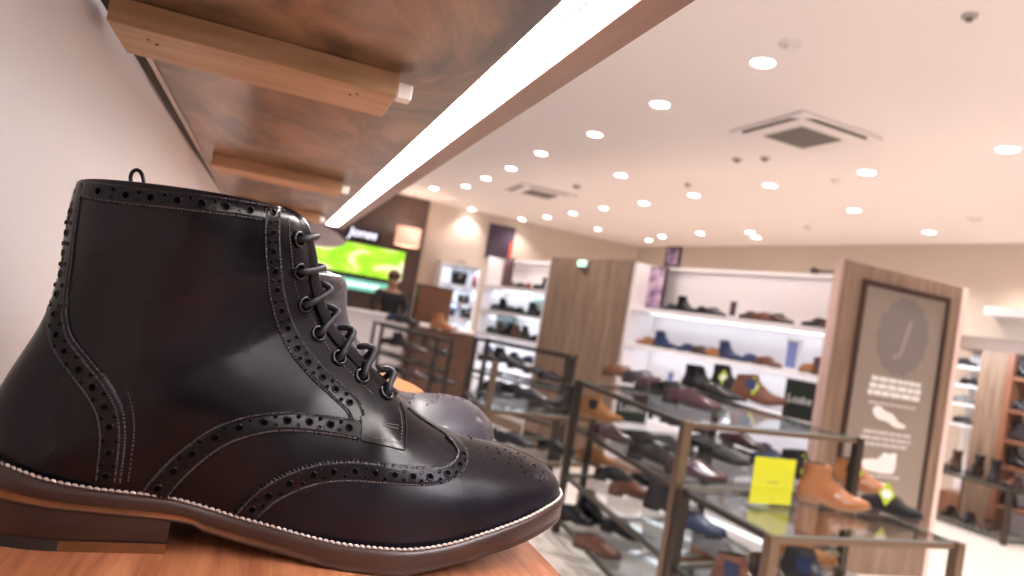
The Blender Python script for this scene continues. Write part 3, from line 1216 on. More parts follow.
# small ceiling fittings
for px, py, r, lab in [(790, 43, .060, 'flat pale round cover plate on the ceiling above the big air conditioning cassette'), (970, 15, .035, 'small dark ceiling sensor at the upper right'),
                       (737, 159, .045, 'small grey ceiling sprinkler, left of the two under the air conditioning cassette'), (765, 158, .045, 'small grey ceiling sprinkler, right of the two under the air conditioning cassette'),
                       (688, 184, .035, 'small grey ceiling sensor beside the middle row of lamps'), (835, 180, .040, 'pale round cover plate on the ceiling between two lamps'),
                       (974, 219, .075, 'pale round speaker grille on the ceiling near the right wall'), (808, 227, .055, 'pale round speaker grille on the ceiling near the right-hand shelving'),
                       (577, 186, .06, 'grey round ceiling speaker beside the far air conditioning cassette')]:
    P = on_z(px, py, ZC)
    pale = 'pale' in lab
    t = thing('ceiling_fitting', lab, 'ceiling fitting', (P.x, P.y, ZC))
    bm = bmesh.new()
    rg = lathe(bm, [(r, -.0005), (r * .95, -.012), (r * .6, -.016)], 20)
    bm.faces.new(rg[-1])
    bmesh.ops.recalc_face_normals(bm, faces=bm.faces)
    obj('base_plate', bm, mat('pale_plate', (.80, .72, .69), .6) if pale else mat('grey_fitting', (.42, .36, .34), .6), t, True)
    bm = bmesh.new()
    rg = lathe(bm, [(r * .45, -.0165), (r * .4, -.03), (r * .1, -.034)], 14)
    bm.faces.new(rg[-1])
    bmesh.ops.recalc_face_normals(bm, faces=bm.faces)
    obj('nozzle' if not pale else 'centre_cap', bm, mat('pale_plate', (.80, .72, .69), .6) if pale else mat('dark_fitting', (.12, .10, .10), .5), t, True)


def cassette(px, py, s, label, rz):
    P = on_z(px, py, ZC)
    t = thing('air_conditioner', label, 'air conditioner', (P.x, P.y, ZC), rz)
    bm = boxbm(-s * .97, s * .97, -s * .97, s * .97, -.0254, -.0005, bevel=.012)
    obj('fascia', bm, ceil_m, t)
    for k in range(4):
        bm = bmesh.new()
        a = k * math.pi / 2
        pts = [(-s * .74, s * .80), (s * .74, s * .80), (s * .62, s * .93), (-s * .62, s * .93)]
        pts = [(x * math.cos(a) - y * math.sin(a), x * math.sin(a) + y * math.cos(a)) for x, y in pts]
        prism(bm, pts, -.0275, -.0255)
        obj('air_slot', bm, mat('dark_slot', (.035, .028, .025), .6) if k in (1, 2) else ceil_m, t)
    bm = boxbm(-s * .55, s * .55, -s * .55, s * .55, -.030, -.0255, bevel=.002)
    obj('grille_frame', bm, ceil_m, t)
    bm = bmesh.new()
    n = 16
    for k in range(n):
        y = -s * .5 + s * 1.0 * (k + .5) / n
        box(bm, -s * .5, s * .5, y - s * .018, y + s * .018, -.036, -.0302)
    obj('grille', bm, mat('grey_grille', (.20, .175, .155), .5), t)


cassette(803, 134, .40, 'large square white ceiling air conditioning cassette with dark slots', math.radians(3))
cassette(540, 192, .40, 'smaller looking ceiling air conditioning cassette farther away between the lamp rows', 0)

# ------------------------------------------------------------------ shoes for the shop: built once each, then copied
PROTO = {}
SOLE_D = mat('dark_shoe_sole', (.03, .022, .02), .5)
SOLE_T = mat('tan_shoe_sole', (.28, .15, .08), .5)
COL = dict(
    black=mat('shoe_black', (.009, .008, .009), .25, coat=.15, spec=.4),
    matt_black=mat('shoe_matt_black', (.010, .009, .010), .5, spec=.3),
    burgundy=mat('shoe_burgundy', (.040, .012, .015), .25, coat=.3),
    purple=mat('shoe_purple_brown', (.075, .030, .042), .22, coat=.6),
    brown=mat('shoe_brown', (.15, .055, .03), .28, coat=.4),
    dark_brown=mat('shoe_dark_brown', (.065, .03, .02), .32, coat=.3),
    tan=mat('shoe_tan', (.36, .135, .048), .28, coat=.4),
    suede=mat('shoe_tan_suede', (.27, .115, .04), .85),
    navy=mat('shoe_navy', (.02, .035, .10), .4, coat=.2),
    grey=mat('shoe_grey', (.22, .23, .25), .45),
    charcoal=mat('shoe_charcoal', (.022, .020, .025), .35, coat=.15),
)
CNAME = dict(black='glossy black', matt_black='matt black', burgundy='dark burgundy', purple='purple-brown', brown='brown', dark_brown='dark brown', tan='tan', suede='tan suede', navy='navy blue', grey='grey', charcoal='charcoal')


def shoe_proto(kind):
    t = bpy.data.objects.new('dress_shoe', None)
    boots = kind in ('boot', 'chelsea')
    secs = BOOT_SEC if boots else SHOE_SEC
    if kind == 'chelsea':
        secs = [s[:1] + (s[1],) + s[2:] for s in BOOT_SEC[:-3]]
    b, l = fan_loft(secs, 2, 6, 5)
    for nm, bm_, mm, sm in (('upper', b, COL['black'], True), ('lining', l, lining_dark, True)):
        o = obj(nm, bm_, mm, t, sm)
    out, z1, z2, xb = (BOOT_OUT, BOOT_ZT, BOOT_ZB, -.0255) if boots else (SHOE_OUT, SHOE_ZT, SHOE_ZB, -.04)
    lp_ = outline(out, 2)
    obj('sole', sole_bm(lp_, lambda x: interp(x, z1), lambda x: interp(x, z2)), [SOLE_D, SOLE_T, SOLE_D], t, True)
    obj('heel', heel_bm(lp_, xb, lambda x: interp(x, z2), .004), [SOLE_D, SOLE_D, SOLE_D], t)
    if kind in ('derby', 'boot'):
        bm = bmesh.new()
        fr_ = [(.074, .0725, .018), (.064, .078, .018), (.054, .0835, .018), (.045, .0885, .017)] if kind == 'derby' else [(.085, .0905, .02), (.066, .104, .02), (.049, .1175, .019), (.036, .130, .018), (.029, .145, .018), (.024, .162, .018)]
        for x, z, w in fr_:
            tube(bm, catmull([(x - .010, -w, z - .008), (x, -w * .5, z + .001), (x + .002, 0, z + .003), (x, w * .5, z + .001), (x - .010, w, z - .008)], 3), .0022, 6)
        obj('lace', bm, SOLE_D, t, True)
    elif kind == 'loafer':
        bm = bmesh.new()
        x, z, w = .075, .071, .030
        tube(bm, catmull([(x - .004, -w * 1.1, z - .026), (x, -w * .75, z - .010), (x + .001, 0, z + .0015), (x, w * .75, z - .010), (x - .004, w * 1.1, z - .026)], 4), .006, 6, flat=.4)
        obj('strap', bm, COL['black'], t, True)
    elif kind == 'chelsea':
        for s in (1, -1):
            bm = bmesh.new()
            pts = [(.004, .075), (.014, .1), (.012, .14), (-.045, .14), (-.05, .1), (-.035, .075)]
            vsx = [bm.verts.new((x, s * .0368, z)) for x, z in pts]
            vsy = [bm.verts.new((x, s * .030, z)) for x, z in pts]
            for i in range(6):
                j = (i + 1) % 6
                bm.faces.new((vsx[i], vsx[j], vsy[j], vsy[i]))
            bm.faces.new(vsx)
            bmesh.ops.recalc_face_normals(bm, faces=bm.faces)
            obj('elastic_gusset', bm, COL['navy'], t)
    for c in t.children:
        for sl in c.material_slots:
            pass
    return t


def shoe(kind, col, P, yaw, label, group=None, scale=1.0, cat=None, flat=False):
    if kind not in PROTO:
        PROTO[kind] = [shoe_proto(kind), False]
    src, used = PROTO[kind]
    if not used:
        C.objects.link(src)
        t = src
        chs = list(src.children)
        PROTO[kind][1] = True
    else:
        t = src.copy()
        C.objects.link(t)
        chs = []
        for c in src.children:
            if c.name.split('.')[0] == 'size_tag':
                continue
            d = c.copy()
            C.objects.link(d)
            d.parent = t
            chs.append(d)
    nm = {'derby': 'dress_shoe', 'loafer': 'loafer', 'boot': 'lace_up_boot', 'chelsea': 'chelsea_boot'}[kind]
    t.name = nm
    t.location = P
    t.rotation_euler = (0, 0, math.radians(yaw))
    t.scale = (scale,) * 3
    for c in chs:
        base = c.name.split('.')[0]
        if base in ('upper', 'strap'):
            c.material_slots[0].link = 'OBJECT'
            c.material_slots[0].material = COL[col]
        if base == 'elastic_gusset' and col not in ('brown', 'dark_brown', 'charcoal'):
            c.material_slots[0].link = 'OBJECT'
            c.material_slots[0].material = mat('black_elastic', (.02, .018, .02), .8)
        if base in ('sole', 'heel') and col in ('tan', 'suede', 'brown', 'grey'):
            c.material_slots[0].link = 'OBJECT'
            c.material_slots[0].material = SOLE_T if col != 'brown' else mat('brown_shoe_sole', (.10, .045, .028), .45)
    tag(t, label, cat or ('boot' if kind in ('boot', 'chelsea') else 'shoe'), group)
    return t


def size_tag(parent, x=.0, z=.085, tilt=20, s=.056):
    """bright green lozenge hang tag with a white centre stuck in the shoe's mouth"""
    tg = bpy.data.objects.new('size_tag', None)
    bm = bmesh.new()
    vs_ = [(-s * .62, 0), (0, -s), (s * .62, 0), (0, s)]
    prism(bm, vs_, -.001, .001)
    bmesh.ops.rotate(bm, verts=bm.verts, cent=(0, 0, 0), matrix=Matrix.Rotation(math.pi / 2, 3, 'X'))
    o = obj('size_tag', bm, mat('lime_green_card', (.50, .60, .03), .5), parent)
    o.location = (x, -.034, z)
    o.rotation_euler = (0, 0, math.radians(tilt))
    bm = bmesh.new()
    prism(bm, [(a * .42, b * .42) for a, b in ((-s, 0), (-s * .5, -s * .8), (s * .5, -s * .8), (s, 0), (s * .5, s * .8), (-s * .5, s * .8))], -.0016, .0016)
    bmesh.ops.rotate(bm, verts=bm.verts, cent=(0, 0, 0), matrix=Matrix.Rotation(math.pi / 2, 3, 'X'))
    obj('tag_centre', bm, mat('white_card', (.85, .85, .80), .5), o)
    bpy.data.objects.remove(tg)


def text_mesh(s, size, m, parent, loc, rot, depth=.002, shear=0.0, name='lettering', align='CENTER'):
    cu = bpy.data.curves.new(name, 'FONT')
    cu.body = s
    cu.size = size
    cu.extrude = depth
    cu.shear = shear
    cu.align_x = align
    cu.align_y = 'CENTER'
    ob = bpy.data.objects.new(name, cu)
    C.objects.link(ob)
    bpy.context.view_layer.update()
    dg = bpy.context.evaluated_depsgraph_get()
    me = bpy.data.meshes.new_from_object(ob.evaluated_get(dg))
    bpy.data.objects.remove(ob)
    o = bpy.data.objects.new(name, me)
    me.materials.clear()
    me.materials.append(m)
    C.objects.link(o)
    o.parent = parent
    o.location = loc
    o.rotation_euler = rot
    return o


# ------------------------------------------------------------------ wall units along the right-hand side
ZT = .75
U = {k: on_z(*p, ZT) for k, p in dict(b0=(487, 256), b1=(554, 258), c0=(635, 262), c1=(850, 270)).items()}
line0, line1 = U['b0'], U['c1']
ud = Vector((line1.x - line0.x, line1.y - line0.y, 0)).normalized()
un = Vector((-ud.y, ud.x, 0))
if un.x < 0:
    un = -un                       # into the unit, away from the aisle
uang = math.atan2(ud.y, ud.x)


def upt(s, d=0):                   # s along from b0, d into the unit
    return Vector((line0.x, line0.y, 0)) + ud * s + un * d


def s_of(px, py, d=0.0):
    o = upt(0, d)
    P = on_line(px, py, o, o + ud)
    return (Vector((P.x, P.y, 0)) - Vector((line0.x, line0.y, 0))).dot(ud), P.z


S_b1 = s_of(554, 258)[0]
S_c0 = s_of(635, 262)[0]
S_c1 = s_of(850, 270)[0] + .15
back_lit = mat('cool_white_back_panel', (.86, .88, .94), .5)
led_cool = mat('cool_led_strip', (1, 1, 1), .5, emit=(.80, .90, 1.0), estr=3)


def wall_unit(s0, s1, zs, name_label, depth=.38, power=.42):
    """frame at s0..s1 with shelves at heights zs"""
    o = upt(s0)
    t = thing('shelving_unit', name_label, 'shelving unit', (o.x, o.y, ZF), uang)
    W = s1 - s0
    H = ZT - ZF
    sgn = 1 if un.dot(Vector((-math.sin(uang), math.cos(uang), 0))) > 0 else -1

    def lb(x0, x1, d0, d1, z0, z1, bevel=0):
        a, b = sorted((d0 * sgn, d1 * sgn))
        return boxbm(x0, x1, a, b, z0, z1, bevel=bevel)
    obj('side_panel', lb(0, .05, 0, depth, 0, H), pink_white, t)
    obj('side_panel', lb(W - .05, W, 0, depth, 0, H), pink_white, t)
    obj('back_panel', lb(.05, W - .05, depth - .03, depth, 0, H), pink_white, t)
    obj('top_panel', lb(.05, W - .05, depth * .7, depth - .03, H - .03, H), pink_white, t)
    obj('plinth', lb(.05, W - .05, .01, depth - .03, 0, .12), oak, t)
    first = True
    for z in zs:
        zz = z - ZF
        sh = obj('shelf', lb(.05, W - .05, .0, depth - .03, zz - .035, zz), pink_white, t)
        obj('led_strip', lb(.08, W - .08, depth - .12, depth - .09, zz - .040, zz - .0352), led_cool, sh)
        l = bpy.data.lights.new('shelf_fill_light', 'AREA')
        l.shape = 'RECTANGLE'
        l.size = W * .9
        l.size_y = .05
        l.energy = power * W
        l.color = (.78, .88, 1.0)
        lo = bpy.data.objects.new('shelf_fill_light', l)
        C.objects.link(lo)
        lo.parent = t
        lo.location = (W / 2, (depth - .17) * sgn, zz - .045)
    l = l.copy()  # added fill light above the unit, brightens its upper back
    l.color = (1, .86, .80)
    l.energy = .9 * W
    lo = bpy.data.objects.new('shelf_fill_light', l)
    C.objects.link(lo)
    lo.parent = t
    lo.location = (W / 2, .03 * sgn, H + .02)
    lo.rotation_euler = (math.radians(30) * sgn, 0, 0)
    return t


wall_unit(S_c0, S_c1, [.312, -.04, -.39, -.72], 'large white shelving unit of shoes on the right, left of the framed panel')
wall_unit(.02, S_b1 - .02, [.375, .06, -.24, -.50, -.80], 'narrower white shelving unit of shoes left of the tall oak panel', power=1.0)
a, b = upt(S_b1), upt(S_c0)
t = thing('oak_partition', 'tall plain grey-brown oak panel between the two white shelving units', 'panel', (a.x, a.y, ZF), uang)
L_ = (b - a).length
sg = 1 if un.dot(Vector((-math.sin(uang), math.cos(uang), 0))) > 0 else -1
obj('board', boxbm(0, L_, *sorted((-.03 * sg, .35 * sg)), 0.0, ZT - ZF + .012), oak, t)
obj('skirting', boxbm(.01, L_ - .01, *sorted((-.038 * sg, -.0305 * sg)), 0, .09), bronze, t)

# ------------------------------------------------------------------ framed panel with the J badge
JL, JR = on_z(849, 259, ZT), on_z(959, 287, ZT)
JY = 3.66
t = thing('advertising_board', 'tall oak advertising board with dark frame, grey badge and white lettering', 'sign', ((JL.x + JR.x) / 2, JY, ZF))
JX = (JL.x + JR.x) / 2
HW = (JR.x - JL.x) / 2


def jbox(x0, x1, y0, y1, z0, z1, bevel=0):
    return boxbm(x0 - JX, x1 - JX, y0 - JY, y1 - JY, z0 - ZF, z1 - ZF, bevel=bevel)


obj('panel_body', jbox(JL.x, JR.x, JY, JY + .05, ZF, ZT, .004), oak, t)
obj('side_strip', jbox(JL.x - .014, JL.x - .0005, JY + .004, JY + .075, ZF, ZT), oak_side, t)
obj('side_strip', jbox(JR.x + .0005, JR.x + .045, JY - .002, JY + .075, ZF, ZT - .004), mat('pink_glow_strip', (.88, .66, .60), .4), t)  # pale pink strip stands in for the bright glow beside the board
fx0, fx1, fz0, fz1 = 3.70, 4.425, -.90, .612
dk = mat('dark_brown_frame', (.045, .022, .016), .4)
fr_ = None
bm = bmesh.new()
for q in ((fx0 - .03, fx1 + .03, fz1, fz1 + .035), (fx0 - .03, fx1 + .03, fz0 - .035, fz0), (fx0 - .03, fx0, fz0, fz1), (fx1, fx1 + .03, fz0, fz1)):
    box(bm, q[0] - JX, q[1] - JX, -.022, -.0005, q[2] - ZF, q[3] - ZF)
obj('frame', bm, dk, t)
pan = obj('screen_panel', jbox(fx0, fx1, JY - .010, JY - .0006, fz0, fz1), mat('taupe_panel', (.30, .245, .205), .35, coat=.2), t)
badge_m = mat('grey_badge', (.215, .185, .175), .5)
bm = bmesh.new()
N = 180
cx_, cz_, rx, rz = 4.077, .318, .222, .262
pts = []
for k in range(N):
    a = k / N * 2 * math.pi
    rr = 1 + .035 * math.cos(14 * a)
    pts.append((cx_ - JX + rx * rr * math.cos(a), cz_ - ZF + rz * rr * math.sin(a)))
lo = [bm.verts.new((x, -.0105, z)) for x, z in pts]
hi = [bm.verts.new((x, -.0135, z)) for x, z in pts]
bm.faces.new(hi)
for i in range(N):
    j = (i + 1) % N
    bm.faces.new((lo[i], lo[j], hi[j], hi[i]))
bmesh.ops.recalc_face_normals(bm, faces=bm.faces)
obj('badge', bm, badge_m, t)
text_mesh('J', .30, mat('pale_taupe_print', (.34, .29, .265), .5), t, (cx_ - JX, -.015, cz_ - ZF), (math.pi / 2, 0, 0), .001, .25)
wp = mat('white_print', (.82, .80, .78), .5)


def words(cxx, z, w, h, name='lettering_line', n=5, m=wp):
    """a line of small print: separate word blocks too small to read"""
    bm = bmesh.new()
    x = cxx - w / 2
    random.seed(int(abs(z) * 1000))
    while x < cxx + w / 2 - .01:
        lw = min(random.uniform(.035, .09), cxx + w / 2 - x)
        box(bm, x - JX, x + lw - JX, -.0125, -.0104, z - h / 2 - ZF, z + h / 2 - ZF)
        x += lw + .010
    return obj(name, bm, m, t)


words(4.075, .012, .44, .030)
words(4.075, -.035, .46, .036)
words(4.07, -.082, .46, .036)
dim = mat('grey_white_print', (.58, .54, .51), .5)
words(4.07, -.150, .42, .016, m=dim)
words(4.06, -.345, .42, .024, m=dim)
words(4.055, -.385, .44, .024, m=dim)
words(4.05, -.425, .40, .024, m=dim)
words(4.04, -.635, .36, .016, m=dim)


def icon(pts, cx_, cz_, name):
    bm = bmesh.new()
    P_ = catmull([(x, z) for x, z in pts], 5, closed=True)
    hi = [bm.verts.new((cx_ - JX + x, -.0128, cz_ - ZF + z)) for x, z in P_]
    lo = [bm.verts.new((cx_ - JX + x, -.0103, cz_ - ZF + z)) for x, z in P_]
    bm.faces.new(hi)
    n = len(P_)
    for i in range(n):
        j = (i + 1) % n
        bm.faces.new((lo[i], lo[j], hi[j], hi[i]))
    bmesh.ops.recalc_face_normals(bm, faces=bm.faces)
    obj(name, bm, wp, t)


icon([(-.14, .07), (-.15, .03), (-.10, -.01), (-.02, -.02), (.06, -.05), (.14, -.05), (.145, -.03), (.08, -.01), (.02, .035), (-.05, .05), (-.09, .075)], 4.06, -.245, 'shoe_icon')
icon([(-.16, .0), (-.16, -.05), (-.05, -.07), (.10, -.07), (.13, -.04), (.13, .03), (.12, .07), (.06, .06), (.02, .065), (-.03, .02), (-.09, .015)], 4.04, -.54, 'boot_icon')

# ------------------------------------------------------------------ things on the white units
ORD = ['first', 'second', 'third', 'fourth', 'fifth', 'sixth', 'seventh', 'eighth', 'ninth', 'tenth', 'eleventh', 'twelfth', 'thirteenth', 'fourteenth']


def on_unit(px, py, z, d=.16):
    s, _ = s_of(px, py, d)
    P = upt(s, d)
    return Vector((P.x, P.y, z + .001))


YU = math.degrees(uang)
# toe pointing out to the left (far end) or to the right (near end)


def shelf_row(items, z, where, group, d=.17, py=300, scale=1.0, first=0):
    for i, (px, kind, col, dirn) in enumerate(items):
        P = on_unit(px, py, z, d)
        yaw = YU if dirn > 0 else YU + 180
        shoe(kind, col, P, yaw + random.uniform(-6, 6), f"{CNAME[col]} {'boot' if kind in ('boot', 'chelsea') else 'shoe'}, {ORD[i + first]} from left {where}", group, scale)


G1_ = 'shoes on the large white shelving unit'
shelf_row([(672, 'derby', 'charcoal', -1), (684, 'boot', 'black', 1), (703, 'derby', 'black', -1), (714, 'derby', 'charcoal', 1)], .312, 'on the top shelf of the large white unit', G1_, py=305, scale=.85)
shelf_row([(752, 'derby', 'dark_brown', -1), (764, 'derby', 'brown', 1), (778, 'derby', 'dark_brown', 1), (822, 'derby', 'black', -1), (832, 'derby', 'dark_brown', 1)], .312, 'on the top shelf of the large white unit', G1_, py=315, scale=.9, first=4)
shelf_row([(647, 'derby', 'tan', -1), (661, 'boot', 'navy', 1), (688, 'derby', 'navy', -1), (701, 'derby', 'dark_brown', 1), (713, 'derby', 'tan', -1), (727, 'boot', 'navy', 1), (752, 'derby', 'navy', -1), (768, 'derby', 'brown', 1),
           (812, 'derby', 'tan', -1), (826, 'chelsea', 'brown', 1)], -.04, 'on the second shelf of the large white unit', G1_, py=350, scale=.85)
shelf_row([(640, 'derby', 'black', -1), (665, 'derby', 'charcoal', 1), (700, 'derby', 'black', 1), (728, 'derby', 'dark_brown', 1), (765, 'derby', 'charcoal', 1)], -.72, 'on the lowest shelf of the large white unit', G1_, py=440, scale=.85)
G2_ = 'shoes on the narrower white shelving unit'
shelf_row([(512, 'derby', 'dark_brown', 1), (521, 'derby', 'black', 1), (530, 'derby', 'brown', 1), (539, 'derby', 'black', 1), (547, 'boot', 'black', 1)], .375, 'on the top shelf of narrower white unit', G2_, py=285, scale=.9)
shelf_row([(496, 'derby', 'black', 1), (504, 'boot', 'black', 1), (512, 'derby', 'charcoal', 1), (521, 'derby', 'black', 1), (535, 'boot', 'charcoal', 1), (543, 'derby', 'black', 1)], .06, 'on the second shelf of narrower white unit', G2_, py=305, scale=.95)
shelf_row([(490, 'derby', 'charcoal', 1), (500, 'boot', 'dark_brown', 1), (508, 'boot', 'black', -1), (517, 'boot', 'brown', 1), (526, 'boot', 'charcoal', 1), (537, 'derby', 'black', 1)], -.24, 'on the third shelf of narrower white unit', G2_, py=335, scale=.95)
shelf_row([(488, 'derby', 'navy', 1), (500, 'derby', 'charcoal', 1), (515, 'derby', 'black', 1), (530, 'derby', 'navy', 1)], -.50, 'on the fourth shelf of narrower white unit', G2_, py=355)


def card(px, py, z, w, h, face, label, d=.10, frame=None, cat='sign', name='counter_card', text=None, tm=None, tsize=.06, unit=True, P=None, ang=None):
    P = P if P is not None else on_unit(px, py, z, d)
    ang = uang if ang is None else ang
    t = thing(name, label, cat, P, ang)
    s = -1 if sg > 0 else 1
    fm = frame or face
    fw = .008 if frame is None else .02
    obj('stand', boxbm(-w / 2, w / 2, -.012, .012, 0, h, bevel=.002), fm, t)
    a, b = sorted((s * .0125, s * .0165))
    obj('face', boxbm(-w / 2 + fw, w / 2 - fw, a, b, fw, h - fw), face, t)
    if text:
        rz_ = math.pi if s > 0 else 0
        text_mesh(text, tsize, tm, t, (0, s * .018, h * .5), (math.pi / 2, 0, rz_), .0008)
    return t


pic = bpy.data.materials.new('soft_purple_picture')
pic.use_nodes = True
nt = pic.node_tree
n = nt.nodes.new('ShaderNodeTexNoise')
n.inputs['Scale'].default_value = 9
cr = nt.nodes.new('ShaderNodeValToRGB')
cr.color_ramp.elements[0].color = (.16, .09, .22, 1)
cr.color_ramp.elements[1].color = (.60, .42, .52, 1)
cr.color_ramp.elements[0].position = .4
cr.color_ramp.elements[1].position = .6
tcn = nt.nodes.new('ShaderNodeTexCoord')
nt.links.new(tcn.outputs['Object'], n.inputs['Vector'])
nt.links.new(n.outputs['Fac'], cr.inputs['Fac'])
nt.links.new(cr.outputs[0], nt.nodes['Principled BSDF'].inputs['Base Color'])
dkgreen = mat('very_dark_green_card', (.016, .022, .018), .4)
silver_print = mat('silver_print', (.62, .62, .60), .4)
card(653, 300, .312, .27, .42, pic, 'dark framed purple picture at the left end of the top white shelf', d=.2, frame=dk, cat='picture', name='picture_frame')
card(734, 310, .312, .10, .16, mat('maroon_card', (.10, .05, .06), .5), 'small maroon and white card between the shoes on the top white shelf', frame=white_lam)
card(791, 365, -.04, .13, .24, mat('blue_print_card', (.20, .24, .52), .5), 'blue and white card standing on the second white shelf', frame=white_lam)
card(672, 375, -.39, .10, .16, mat('blue_print_card', (.20, .24, .52), .5), 'small blue card on the third white shelf behind the top row of shoes', frame=white_lam)
card(0, 0, 0, .29, .235, dkgreen, 'dark green brand card with white border inside the tall glass gondola', frame=white_lam, text='Loake', tm=silver_print, tsize=.085, P=on_z(628, 424, -.60), ang=math.radians(2) + math.pi * (sg < 0))
card(797, 425, -.389, .27, .29, dkgreen, 'dark green brand card beside the framed oak panel', d=.03, frame=dk, text='Loake', tm=silver_print, tsize=.085)
card(506, 284, .375, .20, .38, mat('maroon_card', (.10, .05, .06), .5), 'dark maroon picture standing at the left end of the top shelf of the narrower unit', d=.15, frame=dk, cat='picture', name='picture_frame')
card(538, 308, .06, .24, .30, mat('pale_green_card', (.45, .60, .55), .4), 'pale green clear card standing on the second shelf of the narrower unit', d=.25, frame=white_lam)
card(505, 330, -.24, .42, .36, mat('grey_green_box', (.10, .13, .13), .4), 'large grey-green box behind the boots on the third shelf of the narrower unit', d=.27, cat='box', name='shoe_box')
card(672, 264, ZT + .001, .20, .20, pic, 'small dark framed picture standing on top of the large white unit', d=.25, frame=dk, cat='picture', name='picture_frame')
t = thing('speaker_bar', 'low dark bar with two round ends lying on top of the large white unit', 'ornament', on_unit(831, 266, ZT, .25), uang)
obj('bar', boxbm(-.16, .16, -.02, .02, .012, .028, bevel=.004), dk, t)
for s in (-1, 1):
    bm = bmesh.new()
    rg = lathe(bm, [(.03, 0), (.034, .01), (.034, .035), (.028, .045)], 14, 0, (s * .13, 0, 0))
    bm.faces.new(rg[-1])
    bm.faces.new(rg[0][::-1])
    obj('end_knob', bm, dk, t, True)

# exit sign on the oak partition
P = upt(s_of(588, 262)[0], -.06)
t = thing('exit_sign', 'small glowing mint green sign near the top of the tall oak panel', 'sign', (P.x, P.y, ZT - .085), uang)
obj('housing', boxbm(-.07, .07, -.02, .02, .0, .065, bevel=.003), white_lam, t)
s_ = -1 if sg > 0 else 1
a_, b_ = sorted((s_ * .0205, s_ * .024))
obj('light_face', boxbm(-.064, .064, a_, b_, .005, .060), mat('mint_sign_glow', (.5, .9, .7), .4, emit=(.30, .95, .62), estr=1.6), t)
bm = bmesh.new()
a_, b_ = sorted((s_ * .0242, s_ * .026))
box(bm, -.04, .04, a_, b_, .024, .040)
obj('arrow', bm, mat('white_sign_glow', (1, 1, 1), .4, emit=(.9, 1, .95), estr=1.6), t)

# ------------------------------------------------------------------ back wall: screen, sign, pendant, bag unit, poster
YS = BW - .10
a, b = on_y(300, 243, YS), on_y(406, 250, YS)
scr = bpy.data.materials.new('lime_green_screen_picture')
scr.use_nodes = True
nt = scr.node_tree
pb = nt.nodes['Principled BSDF']
tcn = nt.nodes.new('ShaderNodeTexCoord')
mp = nt.nodes.new('ShaderNodeMapping')
mp.inputs['Scale'].default_value = (1.2, 1, 2.4)
n = nt.nodes.new('ShaderNodeTexNoise')
n.inputs['Scale'].default_value = 1.5
n.inputs['Detail'].default_value = 3
n.inputs['Distortion'].default_value = .8
cr = nt.nodes.new('ShaderNodeValToRGB')
e = cr.color_ramp.elements
e[0].position = .40
e[0].color = (.30, .72, .015, 1)
e[1].position = .57
e[1].color = (.90, .88, .50, 1)
e2 = cr.color_ramp.elements.new(.50)
e2.color = (.52, .84, .05, 1)
nt.links.new(tcn.outputs['Object'], mp.inputs['Vector'])
nt.links.new(mp.outputs[0], n.inputs['Vector'])
nt.links.new(n.outputs['Fac'], cr.inputs['Fac'])
nt.links.new(cr.outputs[0], pb.inputs['Emission Color'])
pb.inputs['Emission Strength'].default_value = 1.0
pb.inputs['Base Color'].default_value = (.02, .02, .02, 1)
x0, x1, z0, z1 = .25, 2.07, .29, .79
t = thing('wall_screen', 'wide glowing lime green screen on the dark brown wall behind the counter', 'screen', (1.16, YS, .29))
obj('casing', boxbm(x0 - 1.16 - .02, x1 - 1.16 + .02, .0, .035, -.02, z1 - z0 + .02, bevel=.005), mat('black_casing', (.02, .02, .02), .4), t)
obj('picture', boxbm(x0 - 1.16, x1 - 1.16, -.004, -.0005, 0, z1 - z0), scr, t)
t = thing('ticker_screen', 'narrow glowing teal screen strip under the lime green screen', 'screen', (1.42, YS, .02))
obj('casing', boxbm(-.42, .46, .0, .03, 0, .20, bevel=.004), mat('black_casing', (.02, .02, .02), .4), t)
obj('picture', boxbm(-.41, .45, -.004, -.0005, .01, .19), mat('teal_screen_glow', (.1, .3, .3), .4, emit=(.22, .66, .48), estr=.7), t)
bm = bmesh.new()
for k in range(7):
    box(bm, -.30 + k * .09, -.24 + k * .09 + .012 * (k % 2), -.006, -.0042, .07, .13)
obj('caption', bm, mat('white_teal_glow', (1, 1, 1), .4, emit=(.75, 1.0, .95), estr=1.0), t)
c = on_y(363, 234, YS)
t = thing('shop_sign', 'small glowing white shop name sign above the lime green screen', 'sign', (c.x, YS, c.z - .09))
obj('backing', boxbm(-.30, .30, .005, .03, -.0, .18, bevel=.004), mat('near_black_backing', (.018, .016, .03), .4), t)
text_mesh('Jones', .21, mat('white_sign_letters', (1, 1, 1), .4, emit=(.78, .80, 1.0), estr=1.5), t, (0, -.006, .095), (math.pi / 2, 0, 0), .006, .18)

c = on_y(408, 237, BW - .65)
t = thing('pendant_lamp', 'glowing square pink fabric drum pendant lamp hanging before the dark wall', 'lamp', (c.x, c.y, ZC))
cz = c.z - ZC
bm = bmesh.new()
lathe(bm, [(.195, cz - .15), (.20, cz - .15), (.20, cz + .15), (.195, cz + .15), (.195, cz - .15)], 32)
bmesh.ops.recalc_face_normals(bm, faces=bm.faces)
obj('lamp_shade', bm, mat('pink_fabric_glow', (.8, .55, .45), .8, emit=(1.0, .46, .32), estr=.62), t, True)
bm = bmesh.new()
tube(bm, [(0, 0, 0), (0, 0, cz + .1)], .004, 6)
obj('cable', bm, black_gap, t)
bm = bmesh.new()
lathe(bm, [(.001, cz - .06), (.03, cz - .05), (.04, cz - .02), (.03, cz + .02), (.015, cz + .05), (.015, cz + .1)], 16)
obj('bulb', bm, mat('bulb_glow', (1, 1, 1), .4, emit=(1, .8, .6), estr=6), t, True)
pl_ = bpy.data.lights.new('pendant_light', 'POINT')
pl_.energy = 9
pl_.color = (1, .75, .6)
pl_.shadow_soft_size = .05
